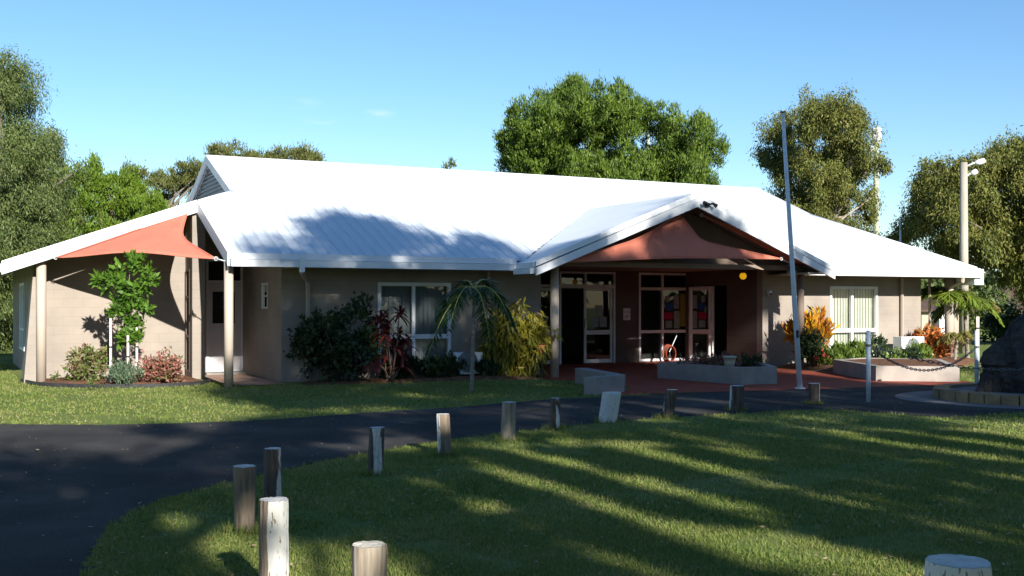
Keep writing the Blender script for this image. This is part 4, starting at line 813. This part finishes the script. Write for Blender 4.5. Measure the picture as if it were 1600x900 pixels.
t,q=pole_thing('antenna_pole','white antenna top rising out of the cypress crown',1013,182,60,.11,'green_pole','antenna pole'); MB().tube([q-Vector((0,0,.05)),q+Vector((0,0,.55))],.16,12).build('antenna',M['white'],t,True)
t,q=pole_thing('vent_pole','short thin white pole showing above the right slope of the hall roof',1407,346,42,.05,'white','pole'); MB().tube([q,q+Vector((0,0,.05))],.06,10).build('cap',M['white'],t)
def house(name,label,px0,px1,yeave,yridge,yground,t,wallm,depth=9):
    x0,x1=(px0-800)/F*t,(px1-800)/F*t; ze=EYE+(YH-yeave)/F*t; zr_=EYE+(YH-yridge)/F*t; zg=EYE+(YH-yground)/F*t; c=Vector(((x0+x1)/2,t,zg)); th_=thing(name,label,'house',c); o=.5
    MB().box(x0,x1,t,t+depth,zg-.6,ze).build('wall',M[wallm],th_)
    rm=MB(); my=t+depth/2; hip=min(depth/2,(x1-x0)*.35)
    rm.add([(x0-o,t-o,ze),(x1+o,t-o,ze),(x1+o,t+depth+o,ze),(x0-o,t+depth+o,ze),(x0+hip,my,zr_),(x1-hip,my,zr_),(x0-o,t-o,ze-.15),(x1+o,t-o,ze-.15),(x1+o,t+depth+o,ze-.15),(x0-o,t+depth+o,ze-.15)],[(0,1,5,4),(1,2,5),(2,3,4,5),(3,0,4),(6,7,1,0),(7,8,2,1),(8,9,3,2),(9,6,0,3),(9,8,7,6)]); rm.build('roof',M['rooftile'],th_)
    return th_,x0,x1,ze,zr_,zg
M['housewall']=mat('cream_house_wall',(.42,.36,.28),(.36,.31,.24),1,.85)
M['housebrick']=mat('brown_house_wall',(.16,.10,.075),(.12,.08,.06),1,.85)
t,x0,x1,ze,zr_,zg=house('distant_house','far brown tiled house with a white front gable, seen right of the palms',1530,1680,489,448,519,112,'housebrick')
gx=at(1564,475,110).x; MB().add([(gx-1.25,110.6,ze+.35),(gx+1.25,110.6,ze+.35),(gx,110.6,ze+1.45),(gx-1.25,112.5,ze+.35),(gx+1.25,112.5,ze+.35),(gx,113,ze+1.45)],[(0,1,2),(0,2,5,3),(1,4,5,2)]).build('front_gable',M['white'],t)
for k in range(4):
    wx=x0+1.5+2.3*k; f=MB().box(wx,wx+1.3,111.9,111.99,zg+.9,zg+1.9).build('window',M['white_frame'],t); MB().box(wx+.1,wx+1.2,111.85,111.897,zg+1.0,zg+1.8).build('pane',M['black'],f)
for k in range(3): MB().box(x0+.3+2.8*k,x0+.45+2.8*k,111.55,111.7,zg,ze-.16).build('verandah_post',M['white'],t)
t,x0,x1,ze,zr_,zg=house('distant_house','far cream house with brown roof glimpsed between the end posts of the hall',1440,1512,484,462,524,84,'housewall',7)
dx=at(1459,475,84).x; f=MB().box(dx-.35,dx+.35,83.9,83.99,zg,zg+2.0).build('door',M['black'],t); MB().box(dx+.4,dx+1.1,83.9,83.99,zg,zg+2.0).build('shutter',M['white'],t)
bush('hedge','round dark hedge in front of the far tiled house','hedge',Vector((at(1540,475,100).x,100,-1.6)),(2.0,1.2,2.3),60,60,(.4,.2),'rand',LM['dark'],.6,4)
bush('hedge','dark hedge standing behind the boulder below the big right tree','hedge',Vector((at(1582,475,46).x,46,-.05)),(1.3,1.0,1.5),50,60,(.2,.1),'rand',LM['dark'],.35,4)
bush('background_shrub','leafy mass of far shrubs behind the cream house, seen between the end posts','shrub',Vector((at(1480,475,98).x,98,-1.6)),(5.5,2,6.0),150,60,(.5,.22),'rand',LM['casuarina'],.9,5)
for k,(px,lab) in enumerate(((1440,'far dark tree row piece behind the cream house'),(1540,'far dark tree behind the tiled house'),(1640,'far dark tree beyond the boulder at the right edge'))):
    c=at(px,475,132); cl=[(c.x+random.uniform(-5,5),132+random.uniform(-1.5,1.5),random.uniform(-1.5,4.6),1.0,1) for _ in range(70)]
    tree('background_tree',lab,cl,110,(.55,.28),'rand',LM['dark'],Vector((c.x,132,-1.7)),Vector((c.x,132,2)),.3,6)
# ------------------------------------------------------------------ trees behind the hall
def zb(p): p=Vector(p); p.z=zterr(p.x,p.y)-.1; return p
cyp=[(783,215),(800,195),(845,182),(860,162),(890,146),(912,148),(925,172),(950,160),(985,155),(1000,180),(1035,180),(1065,205),(1098,212),(1124,240),(1118,300),(1100,380),(850,380),(800,300),(790,240)]
cl=outline_clumps(cyp,48,4.2,460,.5,1.4,[(862,212,10),(885,250,9),(815,235,6)],48,1.0)
cl+=outline_clumps(cyp,48,3.0,110,.5,1.4,[(862,212,8),(885,250,7)])
cl+=[(at(px,py,48).x,48+random.uniform(-1,1),at(px,py,48).z,.42,1.9) for px,py in ((896,150),(908,153),(866,172),(845,188),(951,166),(968,162),(985,158),(1030,182),(1040,190),(820,195),(1062,208),(1097,216),(1120,240),(790,215),(925,175),(1005,182))]
tree('cypress_tree','wide bright green cypress rising behind the middle of the hall roof',cl,640,(.17,.042),'up',LM['cypress'],zb(at(960,475,48)),at(955,330,48),.4,16,'bark',spr=7,spread=.25,shell=.55)
euc=[(1186,225),(1198,203),(1228,168),(1265,153),(1300,158),(1328,170),(1343,197),(1338,240),(1356,270),(1378,310),(1370,345),(1365,420),(1200,420),(1195,300),(1205,260)]
cl=outline_clumps(euc,52,3.4,235,.5,1.15,[(1262,262,9),(1215,215,7),(1330,300,8),(1240,300,7)],38,.95)
tree('gum_tree','airy olive green gum tree behind the flagpole and right roof slope',cl,560,(.15,.045),'droop',LM['euc'],zb(at(1285,475,52)),at(1282,350,52),.3,34,'bark_pale',spr=7,spread=.34,shell=.35)
lt=[(-150,110),(-60,80),(0,92),(34,100),(44,150),(26,190),(66,202),(74,232),(88,290),(82,350),(76,400),(60,560),(-170,560)]
cl=outline_clumps(lt,38,3.6,460,.52,1.3,[(32,197,12),(15,330,9),(60,340,7)],58,.95)
tree('casuarina_tree','tall grey green casuarina with drooping foliage at the left edge',cl,600,(.13,.032),'droop',LM['casuarina'],zb(at(-20,475,38)),at(-15,330,38),.35,30,'bark',spr=8,spread=.33,shell=.4)
cn=[(96,330),(112,296),(136,275),(160,268),(186,284),(212,290),(245,305),(262,330),(250,480),(85,480)]
cl=outline_clumps(cn,44,2.6,150,.45,1.4,(),24,.85); cl+=[(at(px,py,44).x,44,at(px,py,44).z,.33,2.0) for px,py in ((160,268),(136,276),(112,298),(186,284),(212,292),(148,272))]
tree('conifer_tree','bright green bushy conifer between the casuarina and the left roof verge',cl,560,(.15,.042),'up',LM['conifer'],zb(at(170,475,44)),at(170,380,44),.25,16,'bark',spr=7,spread=.26,shell=.5)
pn=[(186,278),(212,262),(236,266),(250,278),(262,268),(284,252),(312,254),(318,300),(318,400),(210,400),(205,320)]
cl=outline_clumps(pn,56,2.4,120,.45,.62,[(228,285,8),(255,262,8)],16,.65)
tree('pine_tree','sparse olive pine with flat clumps just left of the roof gablet',cl,300,(.18,.045),'up',LM['pine'],zb(at(262,475,56)),at(262,320,56),.22,30,'bark',spr=6,spread=.3,shell=.4)
pt=[(332,236),(345,228),(372,228),(388,240),(410,243),(440,238),(462,234),(482,230),(497,242),(500,275),(498,330),(335,330)]
cl=outline_clumps(pt,62,2.6,210,.42,.6,[(400,240,4)],22,.6)
tree('pine_tree','distant pine whose flat top shows over the left part of the ridge',cl,300,(.18,.045),'up',LM['pine'],zb(at(415,475,62)),at(415,290,62),.25,30,'bark',spr=6,spread=.3,shell=.4)
cl=outline_clumps([(694,258),(702,253),(712,258),(722,264),(724,330),(692,330)],64,.8,24,.36,.8)
tree('pine_tree','tip of a far tree just showing over the middle of the ridge',cl,110,(.24,.06),'rand',LM['pine'],zb(at(706,475,64)),at(706,300,64),.14,8,'bark',spr=6)
rt=[(1416,325),(1424,280),(1452,256),(1500,247),(1550,242),(1572,222),(1600,208),(1660,205),(1740,260),(1760,430),(1660,475),(1590,455),(1550,415),(1525,392),(1500,398),(1468,400),(1438,388),(1422,352)]
cl=outline_clumps(rt,42,3.6,350,.5,1.15,[(1475,360,17),(1515,345,9),(1450,330,8),(1545,320,7),(1490,300,6)],52,1.0)
tree('gum_tree','big spreading dark olive tree behind the light pole at the right edge',cl,560,(.15,.045),'droop',LM['euc'],zb(at(1640,475,42)),at(1625,400,42),.38,40,'bark',spr=7,spread=.32,shell=.4)
for k,(px,tt,h,lab) in enumerate(((-140,52,560,'dark tree standing far behind the left casuarina'),(20,60,0,'dark distant tree seen under the left eave'))):
    cl=outline_clumps([(px-110,250),(px+90,240),(px+110,540),(px-120,540)],tt,3,110,.9,1.1); tree('background_tree',lab,cl,150,(.36,.12),'droop',LM['casuarina'],zb(at(px,475,tt)),at(px,420,tt),.3,14,'bark',spr=6)
# ------------------------------------------------------------------ tall trees behind the photographer (they throw the dappled shade)
SUNK=.43; PVV=-12.0
def caster(label,trunk_u,clumps,r0,d0=-8,d1=3,nl=20):
    cl=[]
    for u,h,r,zs in clumps:
        dv=random.uniform(d0,d1); p=B(u-.04*(h/.43 if h<12.5 else 34)+.04*dv,PVV+dv,h-SUNK*dv); cl.append((p.x,p.y,p.z,r,zs))   # depth follows the sun ray so the crown keeps its shade
    b=B(trunk_u,PVV,-.1); hm=sum(c[2] for c in cl)/len(cl); return tree('gum_tree',label,cl,130,(.30,.10),'droop',LM['euc'],b,B(trunk_u,PVV,hm),r0,nl,'bark_pale',spr=7,spread=.36,shell=.3)
def fill(poly,n,r,zs=.8,gaps=()):
    out=[];xs=[p[0] for p in poly];ys=[p[1] for p in poly];tr=0
    while len(out)<n and tr<9000:
        tr+=1; p=(random.uniform(min(xs),max(xs)),random.uniform(min(ys),max(ys)))
        if in_poly(p,poly) and not any(((p[0]-g[0])/g[2])**2+((p[1]-g[1])/(g[3] if len(g)>3 else g[2]))**2<1 for g in gaps): out.append((*p,r*random.uniform(.7,1.3),zs))
    return out
A=fill([(4.9,16.6),(5.6,17.3),(6.6,18.2),(7.6,18.9),(8.6,18.8),(9.1,18.1),(10.6,18.3),(11.2,17.3),(11.6,17.6),(11.6,15.0),(11.4,12.2),(9,11.9),(5.0,12.3),(4.6,14)],190,.5,.8,[(5.1,16.1,.95,1.15),(8.6,16.2,.55,.5),(11.3,15.8,.45,.8),(12.3,16.4,.4,.3),(8.2,12.95,.8,.25),(7.0,12.6,.5,.2),(11.3,16.4,.4,.3),(6.3,17.9,.3)])
A2=fill([(4.0,11.9),(11.3,11.7),(11,10.6),(10.2,9.9),(3.4,10.8)],46,.45,.7,[(8.8,10.95,.35,.3),(7.66,11.62,.6,.3),(6.3,10.1,.7,.3)])
Bc=fill([(11.7,16.8),(13.0,17.1),(14.5,17.65),(15.6,17.45),(16.3,16.9),(16.4,15.5),(17.6,14.4),(17.0,13.2),(16.4,12.4),(11.6,12.2),(11.5,15)],215,.5,.8,[(13.6,16.75,.72,.6),(13.2,17.15,.22),(14.6,17.75,.2),(15.9,17.2,.16),(14.3,13.4,.9,.16),(15.5,14.3,.6,.2)])
Bc+=[(18.3,16.6,.3,.8),(18.7,16.5,.25,.8),(17.9,16.7,.2,.8),(18.6,15.2,.35,.8),(18.6,14.4,.35,.8)]
B2=fill([(10.5,11.9),(19,12.0),(18.6,9.9),(10.8,10.0)],75,.45,.6)
Cc=fill([(-3,11.6),(1.0,11.7),(2.7,11.75),(4.0,11.2),(4.2,9.6),(2.6,8.6),(1.0,7.6),(-3,7)],130,.5,.6,[(1.7,8.1,.75,.95),(1.6,10.95,1.35,.62),(2.3,10.0,.5,.32),(3.2,10.9,.5,.2)])
Dl=[]
for uc,w,ha,hb,tl in ((2.95,.22,7.6,9.4,0),(3.35,.24,7.0,9.9,.1),(4.2,.2,7.3,10.0,.06),(6.1,.22,7.0,9.8,.08),(5.5,.12,6.6,8.0,-.1),(5.1,.06,8.2,9.9,.05),(7.05,.07,7.4,9.6,.1),(8.35,.2,7.4,10.2,.06),(7.7,.06,7.2,9.2,.12),(9.2,.14,7.4,10.2,.08),(10.1,.2,7.4,9.9,.06),(11.0,.15,8.0,10.0,.05)):
    h=ha
    while h<hb:
        if random.random()<.93: Dl.append((uc+tl*(h-8.5)+random.gauss(0,w*.4),h,random.uniform(.75,1.2)*max(.12,w*.85),.7))
        h+=random.uniform(.05,.13)
Dl+=fill([(3.0,10.3),(10.6,10.0),(10.4,9.6),(3.0,9.9)],10,.18,.4)+fill([(3,7.0),(10,7.4),(10,6.6),(3,6.2)],3,.22,.4)
caster('tall gum tree behind the photographer, shading the middle of the hall',8.45,A+A2,.3,-13,11,16)
caster('tall gum tree behind the photographer, shading the porch',14.0,Bc+B2,.3,-13,11,16)
caster('spreading gum tree behind the photographer, shading the left road',0.4,Cc,.34)
caster('low branched gum tree behind the photographer, shading the near lawn',5.9,Dl,.17,-4,4,9)
for k,(u0,u1,h0,h1,v,lab) in enumerate(((-28,-7,1,27,-12,'added dense belt tree far to the left behind the photographer, blocking sky light'),(20,36,1,13,-13,'added dense belt tree far to the right behind the photographer, blocking sky light'),(-7,6,0,4.5,-16,'added bushy tree behind the photographer on the left, blocking sky light'),(6,20,0,5,-16,'added bushy tree behind the photographer on the right, blocking sky light'))):  # unseen tree belts added to block sky light and deepen the shade
    cl=[]
    while len(cl)<110:
        p=B(random.uniform(u0,u1),v+random.uniform(-2,2),random.uniform(h0,h1)); cl.append((p.x,p.y,p.z,1.3,1))
    tree('belt_tree',lab,cl,120,(.6,.35),'droop',LM['euc'],B((u0+u1)/2,v,-.1),B((u0+u1)/2,v,h1*.5),.35,12,'bark',spr=8)
# ------------------------------------------------------------------ grass and litter
def seg_poly(poly,pts):
    x=pts[:,0];y=pts[:,1]; c=np.zeros(len(pts),bool); n=len(poly); j=n-1
    for i in range(n):
        xi,yi=poly[i][0],poly[i][1];xj,yj=poly[j][0],poly[j][1]
        if yi!=yj: c^=((yi>y)!=(yj>y))&(x<(xj-xi)*(y-yi)/(yj-yi)+xi)
        j=i
    return c
bed_polys=[[B(*p) for p in q] for q in ([(1.45,25.05),(1.75,23.5),(2.6,22.6),(3.5,22.2),(4.3,22.4),(4.75,23.0),(4.85,24.2),(4.6,25.05)],[(6.2,22.3),(6.3,21.3),(9,21.15),(11.5,20.8),(11.8,22.3)],[(1.4,25),(6.1,22.3),(24,22.3),(24,34),(1.4,34)],red_uv,[(18.6,22.2),(18.2,19.5),(17.3,17.2),(18.6,16.3),(20.5,18.6),(26.6,22.5)],[(5,24),(5.2,21.75),(6.05,21.75),(6.05,24)])]
apron=[Vector((RC.x+2.5*math.cos(a*math.pi/24),RC.y+2.1*math.sin(a*math.pi/24))) for a in range(48)]
def lawn_pts(n,t0,t1):
    t=np.sqrt(rng.random(n)*(t1*t1-t0*t0)+t0*t0); a=(rng.random(n)*2900-1450)/F; p=np.stack([a*t,t],1)
    ok=~seg_poly([(q[0],q[1]) for q in road_poly],p)&~seg_poly(apron,p)
    for b in bed_polys: ok&=~seg_poly(b,p)
    f=np.sin(1.7*p[:,0]+2.1*np.sin(.9*p[:,1]))+np.sin(2.3*p[:,1]+1.3*np.sin(1.1*p[:,0]+.5))+.6*np.sin(6.1*p[:,0]+1.7*np.sin(5.3*p[:,1]))
    ok&=~((f<-1.35)&(rng.random(n)<.72)); return p[ok]
arr=[]
for n,t0,t1,h,w in ((290000,2.6,8,.030,.0042),(260000,8,14,.034,.0065),(200000,14,30,.04,.011)):
    p=lawn_pts(n,t0,t1); m=len(p); base=np.concatenate([p,np.zeros((m,1))-.002],1); d=rng.normal(size=(m,3))*.55+np.array([0,0,1.0]); d[:,2]=np.abs(d[:,2]); d=unit(d); l=h*(.5+rng.random(m)); s=unit(np.cross(d,rng.normal(size=(m,3)))); w_=w*(.7+.6*rng.random(m))
    V=np.empty((m,3,3)); V[:,0]=base-s*w_[:,None]; V[:,1]=base+s*w_[:,None]; V[:,2]=base+d*l[:,None]; arr.append(V.reshape(-1,3))
for o in [q for q in bpy.data.objects if q.name.startswith('timber_bollard')]:
    m=260; a=rng.random(m)*2*math.pi; rr=.085+np.abs(rng.normal(size=m))*.05; base=np.stack([o.location.x+rr*np.cos(a),o.location.y+rr*np.sin(a),np.full(m,-.002)],1); d=rng.normal(size=(m,3))*.35+np.array([0,0,1.0]); d=unit(d); l=.05+.06*rng.random(m); s=unit(np.cross(d,rng.normal(size=(m,3)))); w_=np.full(m,.004)
    V=np.empty((m,3,3)); V[:,0]=base-s*w_[:,None]; V[:,1]=base+s*w_[:,None]; V[:,2]=base+d*l[:,None]; arr.append(V.reshape(-1,3))
np_mesh('grass',np.concatenate(arr),3,M['grass'],kind='stuff')
p=np.concatenate([lawn_pts(2200,2.8,11),lawn_pts(1500,11,24)]); m=len(p); base=np.concatenate([p,.015+.02*rng.random((m,1))],1); d=rng.normal(size=(m,3));d[:,2]*=.25
rp_=rng.random((9000,2))*np.array([14,14])+np.array([-6,6]); rp_=rp_[seg_poly([(q[0],q[1]) for q in road_poly],rp_)][:420]; base=np.concatenate([base,np.concatenate([rp_,np.full((len(rp_),1),.014)],1)]); m=len(base); d=rng.normal(size=(m,3)); d[:,2]*=.2
np_mesh('leaf_litter',leaf_quads(base,d,.018+.035*rng.random(m),.009+.012*rng.random(m),np.tile([0,0,1.0],(m,1))+rng.normal(size=(m,3))*.3),4,M['litter'],kind='stuff')
# ------------------------------------------------------------------ light, sky, camera
sc=bpy.context.scene
el=math.atan(SUNK); hd=B(.04,1.0,0).normalized(); d=Vector((hd.x*math.cos(el),hd.y*math.cos(el),-math.sin(el)))
sun=bpy.data.lights.new('sun','SUN'); sun.energy=5.0; sun.angle=R(.53); sun.color=(1,.95,.86); so=bpy.data.objects.new('sun',sun); so.rotation_euler=d.to_track_quat('-Z','Y').to_euler(); so.location=(20,-30,30); col.objects.link(so)
w=bpy.data.worlds.new('World'); sc.world=w; w.use_nodes=True; nt=w.node_tree; nt.nodes.clear()
sky=nt.nodes.new('ShaderNodeTexSky'); sky.sky_type='NISHITA'; sky.sun_disc=False; sky.sun_elevation=el; sky.sun_rotation=math.atan2(-d.x,-d.y); sky.air_density=1.0; sky.dust_density=.1; sky.ozone_density=3.6; sky.altitude=0
bg=nt.nodes.new('ShaderNodeBackground'); bg.inputs[1].default_value=.083; ow=nt.nodes.new('ShaderNodeOutputWorld'); hs=nt.nodes.new('ShaderNodeHueSaturation'); hs.inputs['Saturation'].default_value=1.12; nt.links.new(sky.outputs[0],hs.inputs['Color']); 
tcw=nt.nodes.new('ShaderNodeTexCoord'); nw_=nt.nodes.new('ShaderNodeTexNoise'); nw_.inputs['Scale'].default_value=30; nw_.inputs['Detail'].default_value=6; mpw=nt.nodes.new('ShaderNodeMapping'); mpw.inputs['Scale'].default_value=(1,1,3.5); nt.links.new(tcw.outputs['Generated'],mpw.inputs[0]); nt.links.new(mpw.outputs[0],nw_.inputs['Vector'])
last=None
for (cx,cy,rr,am) in ((500,183,.022,1.0),(592,179,.018,.7),(474,162,.02,.5)):
    c=Vector(((cx-800)/F,1,(YH-cy)/F)).normalized(); sb=nt.nodes.new('ShaderNodeVectorMath'); sb.operation='SUBTRACT'; nt.links.new(tcw.outputs['Generated'],sb.inputs[0]); sb.inputs[1].default_value=c
    ml=nt.nodes.new('ShaderNodeVectorMath'); ml.operation='MULTIPLY'; nt.links.new(sb.outputs[0],ml.inputs[0]); ml.inputs[1].default_value=(1,1,3.2); ln=nt.nodes.new('ShaderNodeVectorMath'); ln.operation='LENGTH'; nt.links.new(ml.outputs[0],ln.inputs[0])
    mr=nt.nodes.new('ShaderNodeMapRange'); mr.inputs[1].default_value=rr; mr.inputs[2].default_value=0; mr.inputs[3].default_value=0; mr.inputs[4].default_value=am; nt.links.new(ln.outputs['Value'],mr.inputs[0])
    if last is None: last=mr.outputs[0]
    else:
        ad=nt.nodes.new('ShaderNodeMath'); ad.operation='ADD'; nt.links.new(last,ad.inputs[0]); nt.links.new(mr.outputs[0],ad.inputs[1]); last=ad.outputs[0]
nr=nt.nodes.new('ShaderNodeMapRange'); nr.inputs[1].default_value=.45; nr.inputs[2].default_value=.75; nr.inputs[4].default_value=.75; nt.links.new(nw_.outputs['Fac'],nr.inputs[0]); mm=nt.nodes.new('ShaderNodeMath'); mm.operation='MULTIPLY'; nt.links.new(last,mm.inputs[0]); nt.links.new(nr.outputs[0],mm.inputs[1])
cmx=nt.nodes.new('ShaderNodeMix'); cmx.data_type='RGBA'; nt.links.new(mm.outputs[0],cmx.inputs[0]); nt.links.new(hs.outputs[0],cmx.inputs[6]); cmx.inputs[7].default_value=(6,6.6,7.2,1); nt.links.new(cmx.outputs[2],bg.inputs[0]); nt.links.new(bg.outputs[0],ow.inputs[0])
cam=bpy.data.cameras.new('camera'); co=bpy.data.objects.new('camera',cam); col.objects.link(co); co.location=(0,0,EYE); co.rotation_euler=(R(90),0,0); cam.sensor_width=36; cam.lens=36*F/1600; cam.shift_y=(YH-450)/1600; cam.clip_end=3000; cam.clip_start=.05; sc.camera=co
vs_=sc.view_settings; vs_.view_transform='Standard'; vs_.look='None'; vs_.exposure=1.05; vs_.gamma=1.0; vs_.use_curve_mapping=False
sc.cycles.max_bounces=6; sc.cycles.transparent_max_bounces=12; sc.cycles.use_denoising=True
